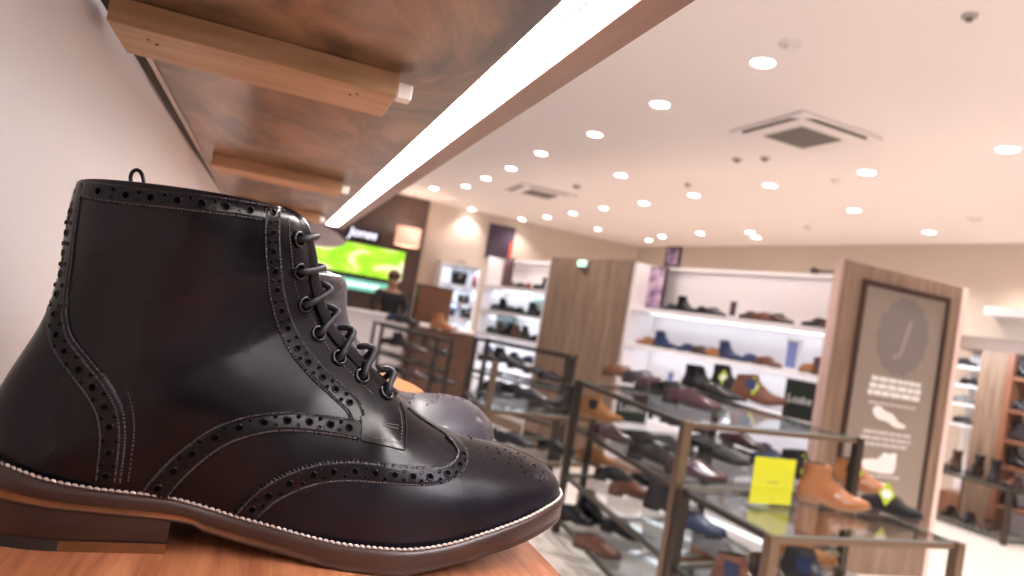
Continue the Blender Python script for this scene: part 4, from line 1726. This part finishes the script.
po = bpy.data.objects.new('pendant_light', pl_)
C.objects.link(po)
po.parent = t
po.location = (0, 0, cz + .18)
# pale dish lamp
c = on_y(316, 236, 6.0)
t = thing('pendant_lamp', 'pale grey shallow dish pendant lamp just above the green screen, behind the boot', 'lamp', (c.x, c.y, ZC))
cz = c.z - ZC
bm = bmesh.new()
lathe(bm, [(.012, cz + .10), (.05, cz + .095), (.16, cz + .06), (.24, cz + .0), (.25, cz - .015), (.20, cz - .05), (.12, cz - .072), (.0005, cz - .08)], 36)
bmesh.ops.recalc_face_normals(bm, faces=bm.faces)
obj('lamp_shade', bm, mat('pale_mauve_enamel', (.52, .42, .43), .35), t, True)
bm = bmesh.new()
tube(bm, [(0, 0, 0), (0, 0, cz + .1)], .004, 6)
obj('cable', bm, black_gap, t)

# counter below the screens
t = thing('sales_counter', 'white fronted sales counter below the screens', 'counter', (1.3, BW - 2.1, ZF))
obj('front', boxbm(-1.2, .62, 0, .5, 0, 1.02, bevel=.01), pink_white, t)
obj('worktop', boxbm(-1.25, .67, -.05, .55, 1.0205, 1.06, bevel=.008), white_lam, t)
t = thing('display_table', 'brown wooden counter end with a pale top, right of the white counter', 'table', (2.40, BW - 2.35, ZF))
obj('tabletop', boxbm(-.42, .48, -.3, .35, .98, 1.02, bevel=.006), pink_white, t)
obj('front_panel', boxbm(-.36, .42, -.24, .3, .0, .979), mat('dark_tan_board', (.13, .065, .04), .5, var=.2), t)
obj('kick_plate', boxbm(-.34, .40, -.25, -.2405, 0, .10), bronze, t)

# person behind the counter
skin = mat('skin', (.42, .22, .15), .5)
cloth_k = mat('black_cloth', (.015, .014, .017), .8)


def skinned(name, verts, edges, radii, m, parent, levels=1, root=0):
    me = bpy.data.meshes.new(name)
    me.from_pydata(verts, edges, [])
    o = bpy.data.objects.new(name, me)
    C.objects.link(o)
    mod = o.modifiers.new('skin', 'SKIN')
    for i, r in enumerate(radii):
        rr = r if isinstance(r, tuple) else (r, r)
        me.skin_vertices[0].data[i].radius = rr
    me.skin_vertices[0].data[root].use_root = True
    sd = o.modifiers.new('sub', 'SUBSURF')
    sd.levels = sd.render_levels = levels
    bpy.context.view_layer.update()
    dg = bpy.context.evaluated_depsgraph_get()
    me2 = bpy.data.meshes.new_from_object(o.evaluated_get(dg))
    bpy.data.objects.remove(o)
    me2.materials.clear()
    me2.materials.append(m)
    me2.polygons.foreach_set('use_smooth', [True] * len(me2.polygons))
    o2 = bpy.data.objects.new(name, me2)
    C.objects.link(o2)
    o2.parent = parent
    return o2


hc = on_y(394, 276, BW - .95)
t = thing('person', 'person in black clothing leaning forward behind the counter below the green screen', 'person', (hc.x, hc.y, ZF))
H = hc.z - ZF - .07
V = [(0, 0, H * .60), (0, 0, H * .72), (0, -.03, H * .84), (0, -.04, H * .91), (0, -.05, H * .97), (0, -.055, H * 1.03),
     (.19, -.04, H * .86), (.26, -.12, H * .71), (.22, -.34, H * .66), (.20, -.42, H * .655),
     (-.19, -.04, H * .86), (-.27, -.12, H * .71), (-.22, -.34, H * .66), (-.20, -.42, H * .655),
     (.09, 0, H * .56), (.10, -.01, H * .30), (.10, .02, .06), (.10, -.12, .03),
     (-.09, 0, H * .56), (-.10, -.01, H * .30), (-.10, .02, .06), (-.10, -.12, .03)]
E_ = [(0, 1), (1, 2), (2, 3), (3, 4), (4, 5), (2, 6), (6, 7), (7, 8), (8, 9), (2, 10), (10, 11), (11, 12), (12, 13), (0, 14), (14, 15), (15, 16), (16, 17), (0, 18), (18, 19), (19, 20), (20, 21)]
Rr = [(.16, .11), (.15, .10), (.17, .10), (.055, .055), (.095, .105), (.07, .08), .065, .045, .035, .03, .065, .045, .035, .03, .09, .06, .045, .035, .09, .06, .045, .035]
skinned('body', V, E_, Rr, skin, t, 2)
V2 = V[:3] + [V[6], V[7], V[8], V[10], V[11], V[12]] + V[14:17] + V[18:21]
E2 = [(0, 1), (1, 2), (2, 3), (3, 4), (4, 5), (2, 6), (6, 7), (7, 8), (0, 9), (9, 10), (10, 11), (0, 12), (12, 13), (13, 14)]
R2 = [(.175, .125), (.165, .115), (.185, .115), .078, .056, .044, .078, .056, .044, .102, .07, .055, .102, .07, .055]
skinned('clothing', V2, E2, R2, cloth_k, t, 2)
bm = bmesh.new()
bmesh.ops.create_uvsphere(bm, u_segments=16, v_segments=10, radius=.108)
for v in bm.verts:
    v.co = Vector((v.co.x * .95, v.co.y * 1.05 - .035, v.co.z * .9 + H * 1.045))
obj('hair', bm, mat('brown_hair', (.10, .04, .02), .7), t, True)

# handbag wall unit
YA = BW - .42
a, b = on_y(436, 260, YA), on_y(480, 263, YA)
x0, x1 = a.x + .10, b.x + .06
zz = [on_y(438, q, YA).z for q in (260, 281, 299, 314, 340)]
t = thing('shelving_unit', 'white shelving unit with handbags on the back wall, left of the white post', 'shelving unit', (x0, YA, ZF))
W = x1 - x0
obj('side_panel', boxbm(0, .04, 0, .38, 0, zz[0] - ZF), white_lam, t)
obj('side_panel', boxbm(W - .04, W, 0, .38, 0, zz[0] - ZF), white_lam, t)
obj('back_panel', boxbm(.04, W - .04, .34, .38, 0, zz[0] - ZF), white_lam, t)
obj('top_panel', boxbm(.04, W - .04, .0, .339, zz[0] - ZF - .035, zz[0] - ZF), white_lam, t)
for k, z in enumerate(zz[1:]):
    sh = obj('shelf', boxbm(.04, W - .04, 0, .339, z - ZF - .035, z - ZF), white_lam if k < 3 else cherry, t)
    l = bpy.data.lights.new('shelf_fill_light', 'AREA')
    l.shape = 'RECTANGLE'
    l.size = W * .8
    l.size_y = .05
    l.energy = 2
    l.color = (.78, .88, 1.0)
    lo = bpy.data.objects.new('shelf_fill_light', l)
    C.objects.link(lo)
    lo.parent = t
    lo.location = (W / 2, .12, z - ZF - .045)
l2 = l.copy()
lo = bpy.data.objects.new('shelf_fill_light', l2)
C.objects.link(lo)
lo.parent = t
lo.location = (W / 2, .12, zz[0] - ZF - .045)


def handbag(px, z, w, h, m, label, handle=True):
    P = on_y(px, 280, YA + .12)
    t = thing('handbag', label, 'bag', (P.x, YA + .14, z + .001))
    bm = bmesh.new()
    lo = [bm.verts.new((x, y, 0)) for x, y in ((-w * .38, -.05), (w * .38, -.05), (w * .38, .05), (-w * .38, .05))]
    md = [bm.verts.new((x, y, h * .6)) for x, y in ((-w * .46, -.05), (w * .46, -.05), (w * .46, .05), (-w * .46, .05))]
    hi = [bm.verts.new((x, y, h)) for x, y in ((-w * .5, -.012), (w * .5, -.012), (w * .5, .012), (-w * .5, .012))]
    for A, B in ((lo, md), (md, hi)):
        for i in range(4):
            j = (i + 1) % 4
            bm.faces.new((A[i], A[j], B[j], B[i]))
    bm.faces.new(lo[::-1])
    bm.faces.new(hi)
    bmesh.ops.bevel(bm, geom=list(bm.edges), offset=.006, segments=2, affect='EDGES')
    obj('bag_body', bm, m, t, True)
    if handle:
        bm = bmesh.new()
        tube(bm, [(w * .25 * math.cos(a), 0, h * .98 + h * .55 * math.sin(a)) for a in [math.pi * k / 12 for k in range(13)]], .007, 6)
        obj('handle', bm, m, t, True)
    bm = boxbm(-.02, .02, -.058, -.050, h * .45, h * .6, bevel=.003)
    obj('clasp', bm, alu, t)


handbag(459, zz[1], .30, .27, COL['matt_black'], 'black handbag with a round handle on the top shelf of the handbag unit')
handbag(450, zz[2], .19, .17, COL['charcoal'], 'small charcoal handbag, left on the second shelf of the handbag unit')
handbag(467, zz[2], .21, .15, COL['matt_black'], 'small black handbag, right on the second shelf of the handbag unit')
handbag(453, zz[3], .30, .20, COL['navy'], 'navy blue handbag on the third shelf of the handbag unit')
handbag(472, zz[3], .20, .22, COL['black'], 'glossy black upright handbag, right on the third shelf of the handbag unit')
handbag(458, zz[4], .36, .26, COL['black'], 'large glossy black handbag on the lowest shelf of the handbag unit')
handbag(476, zz[1], .10, .22, mat('red_leather', (.35, .02, .02), .4), 'narrow red handbag at the right end of the top shelf of the handbag unit', False)

# poster above, white post
a, b = on_y(490, 222, BW - .03), on_y(511, 258, BW - .03)
t = thing('wall_poster', 'dark plum poster with a red right edge high on the back wall', 'poster', (3.72, BW - .035, .98))
obj('board', boxbm(-.24, .24, 0, .02, 0, .62), mat('dark_plum_print', (.055, .035, .06), .4), t)
obj('red_edge', boxbm(.17, .24, -.004, -.0005, 0, .36), mat('red_print', (.55, .08, .05), .4), t)
obj('frame', boxbm(-.25, -.2405, -.01, .02, -.01, .63), dk, t)

# ------------------------------------------------------------------ gondolas of metal and glass


def gondola(label, quad, ztop, tiers, post=.035, m=bronze, skip=(), rails=True, zfoot=ZF, tag_name='display_gondola', tops=None, top_rail=False):
    """quad: four (x,y) corners in order; tiers: heights of glass shelves"""
    cx_ = sum(q[0] for q in quad) / 4
    cy_ = sum(q[1] for q in quad) / 4
    t = thing(tag_name, label, 'display stand', (cx_, cy_, zfoot))
    L = [(x - cx_, y - cy_) for x, y in quad]
    for i, (x, y) in enumerate(L):
        if i in skip:
            continue
        bm = bmesh.new()
        bar(bm, (x, y, 0.001), (x, y, (tops[i] if tops else ztop) - zfoot), post)
        obj('post', bm, m[i] if isinstance(m, (list, tuple)) else m, t)
    mm = m[0] if isinstance(m, (list, tuple)) else m
    for z in (list(tiers) + ([ztop] if top_rail else [])):
        zr = z - zfoot
        for i in range(4):
            j = (i + 1) % 4
            bm = bmesh.new()
            A = Vector((*L[i], zr - .018))
            B = Vector((*L[j], zr - .018))
            d = (B - A).normalized() * post * .5
            bar(bm, A + d, B - d, .016, .022)
            obj('rail', bm, m[i] if isinstance(m, (list, tuple)) else m, t)
        if top_rail and z == ztop:
            continue
        bm = bmesh.new()
        k = .985
        prism(bm, [(x * k, y * k) for x, y in L], zr - .006, zr)
        g = obj('glass_shelf', bm, [glass_m, glass_edge], t)
        for f in g.data.polygons:
            if abs(f.normal.z) < .5:
                f.material_index = 1
    return t


def XY(px, py, z):
    P = on_z(px, py, z)
    return (P.x, P.y)


ZTU, ZTL = -.32, -.605
B_, C_ = XY(687, 421, ZTU), XY(859, 438, ZTU)
A_x = XY(580, 380, ZTU)
D_x = (A_x[0] + C_[0] - B_[0], A_x[1] + C_[1] - B_[1])
D_x = (min(D_x[0], 3.22), D_x[1])
gondola('tall metal and glass gondola crowded with shoes in the middle of the shop', [B_, C_, D_x, A_x], ZTU, [ZTU, ZTL, -.92, -1.2], post=.042, m=[bronze_l, bronze, bronze, bronze])
# lower tier in front
fl, fr2 = XY(773, 535, ZTL), XY(958, 542, ZTL)
bl_ = (B_[0] + .0, B_[1] - .06)
br_ = (fr2[0] + (B_[0] - fl[0]), C_[1] - .06)
gondola('lower metal and glass gondola with the yellow sign, in front of the framed oak panel', [fl, fr2, br_, bl_], ZTL, [ZTL, -.93], post=.042, m=[bronze_l, bronze_l, bronze, bronze])


def glass_shoes(items, z, where, group, start=0):
    for i, (px, py, kind, col, yaw, tg) in enumerate(items):
        P = on_z(px, py, z)
        P.z = z + .002
        lab = f"{CNAME[col]} {'boot' if kind in ('boot', 'chelsea') else 'shoe'}{' with green tag' if tg else ''}, {ORD[i]} from left {where}"
        o = shoe(kind, col, P, yaw, lab, group, (1.25 if tg else 1.12) if z > -.4 else (1.0 if z > -.65 else 1.0))
        if tg:
            size_tag(o, x=-.02 if kind == 'derby' else .0, z=.10, tilt=-41 - yaw)


GU = 'shoes on the tall glass gondola'
glass_shoes([(619, 378, 'derby', 'brown', -35, 0), (640, 385, 'derby', 'charcoal', -30, 0), (655, 393, 'derby', 'purple', -38, 0), (671, 398, 'derby', 'black', -42, 0), (686, 407, 'derby', 'purple', -46, 0), (698, 394, 'boot', 'black', -40, 0), (713, 398, 'derby', 'black', -40, 0),
             (724, 393, 'boot', 'matt_black', -70, 1), (751, 403, 'chelsea', 'brown', -38, 1)], ZTU, 'on top glass of tall gondola', GU)
glass_shoes([(594, 420, 'chelsea', 'suede', -35, 0), (607, 440, 'loafer', 'burgundy', -35, 0), (640, 447, 'derby', 'black', -40, 0), (650, 462, 'derby', 'black', -35, 0), (664, 452, 'derby', 'charcoal', -30, 0), (690, 478, 'derby', 'purple', -25, 0),
             (700, 450, 'derby', 'black', -30, 0), (718, 462, 'derby', 'black', -32, 0), (739, 447, 'derby', 'burgundy', -50, 0), (770, 468, 'derby', 'navy', -30, 0)], ZTL, 'on second glass of tall gondola', GU)
glass_shoes([(592, 462, 'derby', 'suede', -35, 0), (612, 482, 'derby', 'black', -25, 0), (628, 497, 'derby', 'brown', -15, 0), (646, 488, 'derby', 'black', -30, 0), (664, 512, 'boot', 'charcoal', -40, 0), (692, 532, 'derby', 'navy', -30, 0)], -.92,
            'on third glass of tall gondola', GU)
glass_shoes([(570, 520, 'derby', 'black', -60, 0), (588, 520, 'boot', 'black', -65, 0), (592, 552, 'derby', 'brown', -50, 0), (618, 535, 'derby', 'black', -50, 0)], -1.2, 'on lowest glass of tall gondola', GU)
GL = 'shoes on the low glass gondola'
glass_shoes([(798, 482, 'chelsea', 'matt_black', -30, 1), (822, 506, 'boot', 'tan', -32, 0), (852, 490, 'chelsea', 'tan', -35, 1), (884, 515, 'derby', 'matt_black', -20, 1)], ZTL, 'on top of low gondola', GL)
glass_shoes([(715, 560, 'derby', 'grey', -60, 0), (735, 600, 'chelsea', 'brown', -70, 0), (768, 600, 'chelsea', 'dark_brown', -70, 0), (805, 590, 'chelsea', 'charcoal', -50, 0), (800, 560, 'derby', 'suede', -30, 0)], -.93, 'on lower glass of low gondola', GL)

# yellow sign in an acrylic stand on the low gondola
P = on_z(769, 507, ZTL)
t = thing('counter_sign', 'bright yellow square sign in a clear stand on the low glass gondola', 'sign', (P.x, P.y, ZTL + .002), math.radians(6))
h_ = .205
w_ = .235
obj('card', boxbm(-w_ / 2, w_ / 2, -.002, .002, .010, h_), mat('bright_yellow_card', (.88, .82, .01), .4, coat=.2), t)
obj('acrylic_stand', boxbm(-w_ / 2 - .006, w_ / 2 + .006, -.0075, -.0035, .0, h_ + .008), glass_m, t)
obj('foot', boxbm(-w_ / 2 - .006, w_ / 2 + .006, -.05, .05, .0, .004), glass_m, t)
bm = bmesh.new()
for k in range(4):
    box(bm, -.03 + k * .016, -.018 + k * .016, -.0028, -.0022, .10, .107)
obj('small_print', bm, mat('olive_print', (.42, .40, .02), .5), t)

# farther gondolas
gondola('bronze framed glass gondola of dark shoes, left of the tall gondola', [(1.46, 4.35), (2.30, 4.50), (2.40, 5.35), (1.56, 5.25)], -.30, [-.605, -.92], post=.036, m=[bronze_l, bronze, bronze, bronze], tops=[-.30, -.605, -.605, -.40])
GF = 'shoes on the bronze gondola left of the tall one'
glass_shoes([(497, 392, 'derby', 'black', -20, 0), (512, 395, 'derby', 'black', -30, 0), (528, 400, 'derby', 'charcoal', -30, 0), (564, 409, 'boot', 'matt_black', -160, 0)], -.605, 'on the upper glass of the bronze gondola', GF)
glass_shoes([(492, 440, 'derby', 'black', -20, 0), (512, 445, 'derby', 'charcoal', -30, 0), (552, 452, 'derby', 'black', -30, 0)], -.92, 'on the lower glass of the bronze gondola', GF)
gondola('open dark metal frame stand before the narrower white shelving unit', [(1.97, 6.58), (2.54, 5.62), (2.78, 6.02), (2.22, 6.98)], -.24, [-.55, -.85], post=.042, top_rail=True)
GH = 'shoes on the open frame stand'
glass_shoes([(487, 362, 'derby', 'black', -20, 0), (501, 363, 'boot', 'black', -20, 0), (517, 370, 'derby', 'black', -20, 0), (534, 375, 'derby', 'charcoal', -20, 0), (549, 381, 'derby', 'black', -20, 0)], -.55, 'on the upper glass of the open frame stand', GH)
glass_shoes([(487, 393, 'derby', 'black', -20, 0), (540, 408, 'derby', 'charcoal', -20, 0)], -.85, 'on the lower glass of the open frame stand', GH)
gondola('dark framed gondola of shoes standing before the brown counter end', [XY(383, 324, -.30), XY(452, 340, -.30), tuple(a_ + b_ for a_, b_ in zip(XY(452, 340, -.30), (0, .6))), tuple(a_ + b_ for a_, b_ in zip(XY(383, 324, -.30), (0, .6)))], -.30, [-.30, -.60, -.88], post=.035)
GB = 'shoes on the gondola before the counter'
glass_shoes([(396, 322, 'derby', 'navy', -20, 0), (405, 324, 'derby', 'charcoal', -20, 0), (440, 330, 'boot', 'tan', -20, 0)], -.30, 'on the top glass before the counter', GB)
glass_shoes([(388, 345, 'derby', 'black', -10, 0), (399, 347, 'boot', 'black', -10, 0), (414, 352, 'derby', 'dark_brown', -10, 0), (428, 352, 'boot', 'dark_brown', -10, 0), (442, 356, 'derby', 'black', -10, 0)], -.60,
            'on the second glass before the counter', GB)
glass_shoes([(386, 372, 'derby', 'black', -10, 0), (398, 374, 'derby', 'black', -10, 0), (412, 378, 'derby', 'dark_brown', -10, 0), (427, 380, 'derby', 'black', -10, 0), (441, 384, 'derby', 'charcoal', -10, 0)], -.88,
            'on the lowest glass before the counter', GB)
# brown display box
P = on_y(431, 312, BW - 1.35)
t = thing('display_box', 'brown leather covered display box standing left of the handbags', 'box', (P.x, P.y, ZF))
obj('body', boxbm(-.26, .26, -.15, .15, 0, P.z - ZF + .38, bevel=.01), mat('brown_cover', (.13, .05, .025), .5), t)
obj('lid', boxbm(-.27, .27, -.16, .16, P.z - ZF + .381, P.z - ZF + .40, bevel=.004), mat('dark_brown_lid', (.09, .035, .02), .5), t)

# ------------------------------------------------------------------ right-hand end: wall shelving and low stand


def rpt(px, py, d):
    """point seen at a pixel on the plane d in front of the right-hand wall"""
    o = WC - wn * d
    return on_line(px, py, o, o + wd)


rang = math.atan2(wd.y, wd.x)
sr = 1 if wn.dot(Vector((-math.sin(rang), math.cos(rang), 0))) > 0 else -1
o = rpt(958, 340, .45)
t = thing('shelving_unit', 'cherry framed wall shelving with white backs and a dark header at the far right', 'shelving unit', (o.x, o.y, ZF), rang)


def lx(px, py=400, d=.45):
    P = rpt(px, py, d)
    return (Vector((P.x, P.y, 0)) - Vector((o.x, o.y, 0))).dot(wd), P.z


def rb(x0, x1, d0, d1, z0, z1):
    a, b = sorted((d0 * sr, d1 * sr))
    return boxbm(x0, x1, a, b, z0 - ZF, z1 - ZF)


zh1, zh0 = lx(980, 337)[1], lx(980, 350)[1]
xe = lx(1150, 400)[0]
obj('header', rb(-.05, xe, -.02, .44, zh0, zh1), mat('brown_header', (.17, .11, .085), .5), t)
xw = lx(976, 400)[0]
obj('back_panel', rb(0, xw, .30, .42, ZF, zh0), white_lam, t)
for k, q in enumerate((365, 384, 403, 424)):
    z = lx(962, q)[1]
    obj('shelf', rb(0.0, xw, .05, .299, z - .03, z), white_lam, t)
xo = lx(1001, 420)[0]
obj('oak_panel', rb(xw, xo, -.01, .42, ZF, zh0), oak, t)
xc = lx(1008, 420)[0]
obj('cherry_post', rb(xo, xc, -.03, .42, ZF, zh0), cherry, t)
obj('back_panel', rb(xc, xe, .28, .42, ZF, zh0), white_lam, t)
zrow = [lx(1015, q)[1] for q in (377, 410, 441, 468, 509)]
for z in zrow:
    obj('shelf', rb(xc, xe, -.02, .279, z - .035, z), cherry, t)
obj('plinth', rb(-.0, xw, .02, .36, ZF, ZF + .25), cherry, t)
obj('led_strip', rb(xc + .05, xe - .05, .2, .23, zh0 - .01, zh0 - .001), led_cool, t)
l = bpy.data.lights.new('shelf_fill_light', 'AREA')  # added fill light hung out in front to brighten the white backs
l.shape = 'RECTANGLE'
l.size = 2.0
l.size_y = .1
l.energy = 17
l.color = (.85, .92, 1.0)
lo = bpy.data.objects.new('shelf_fill_light', l)
C.objects.link(lo)
lo.parent = t
lo.location = (xe / 2, -.55 * sr, zh0 - ZF + .10)
lo.rotation_euler = (math.radians(35) * sr, 0, 0)
GR = 'shoes on the far right wall shelving'
for i, (px, k, kind, col, row) in enumerate([(1015, 0, 'boot', 'black', 'top'), (1022, 1, 'derby', 'black', 'second'), (1014, 1, 'derby', 'charcoal', 'second'), (1017, 2, 'boot', 'charcoal', 'third'), (1018, 3, 'chelsea', 'black', 'fourth'),
                                             (1014, 4, 'boot', 'matt_black', 'lowest')]):
    P = rpt(px, 420, .36)
    P.z = zrow[k] + .001
    shoe(kind, col, P, math.degrees(rang) + (180 if i % 2 else 0), f"{CNAME[col]} {'boot' if kind != 'derby' else 'shoe'} on the {row} cherry shelf at the far right edge{', left one' if px == 1014 and k == 1 else ''}", GR, 1.05)
for i, (px, q, col) in enumerate([(958, 365, 'charcoal'), (968, 384, 'black'), (960, 403, 'grey'), (966, 424, 'charcoal')]):
    z = lx(962, q)[1]
    P = rpt(px, 400, .33)
    P.z = z + .001
    shoe('derby', col, P, math.degrees(rang), f"{CNAME[col]} shoe on the {ORD[i]} small white shelf right of the advertising board", 'shoes on the small white shelves', .9)
# cove ledge above
P0, P1 = rpt(984, 306, .25), rpt(1100, 308, .25)
t = thing('cove_ledge', 'white ledge with a soft glow high on the right wall', 'ledge', (P0.x, P0.y, P0.z), rang)
Lx = (P1 - P0).length
obj('ledge', boxbm(0, Lx, *sorted((0, .24 * sr)), -.10, 0, bevel=.01), pink_white, t)
obj('cove_light', boxbm(.05, Lx - .05, *sorted((.12 * sr, .18 * sr)), .001, .012), mat('cove_glow', (1, 1, 1), .5, emit=(1, .9, .82), estr=6), t)

# low stand in front of it
FZ = -1.0
q = [XY(1003, 543, ZF + .02), XY(922, 514, ZF + .02)]
fA, fB = Vector((*q[0], 0)), Vector((*q[1], 0))
dd = Vector((fA.y - fB.y, -(fA.x - fB.x), 0))
if dd.y < 0:
    dd = -dd
dd = dd.normalized() * .55
zst = z_at(1008, 489, fA.x, fA.y)
quad = [tuple(fB[:2]), tuple(fA[:2]), tuple((fA + dd)[:2]), tuple((fB + dd)[:2])]
gondola('low dark framed shoe stand on the pale floor at the far right', quad, zst, [zst, ZF + .05], post=.04)
cx_ = (fA + fB) / 2 + dd / 2
for i, (u, v, kind, col, yaw) in enumerate([(-.42, 0, 'boot', 'dark_brown', 200), (-.18, .1, 'boot', 'black', 200), (.08, 0, 'boot', 'matt_black', 210), (.3, .1, 'derby', 'brown', 200), (.42, -.1, 'derby', 'burgundy', 20)]):
    P = (fA + fB) / 2 + (fA - fB) * u + dd * (.5 + v)
    P.z = zst + .002
    shoe(kind, col, P, yaw, f"{CNAME[col]} {'boot' if kind == 'boot' else 'shoe'}, {ORD[i]} from left atop low dark stand, far right", 'footwear on the low dark stand', 1.15)
for i, (u, col) in enumerate([(-.4, 'black'), (-.15, 'charcoal'), (.1, 'dark_brown')]):
    P = (fA + fB) / 2 + (fA - fB) * u + dd * .5
    P.z = ZF + .052
    shoe('derby', col, P, 200, f"{CNAME[col]} shoe, {ORD[i]} from left at the bottom of low dark stand, far right", 'footwear on the low dark stand', 1.1)
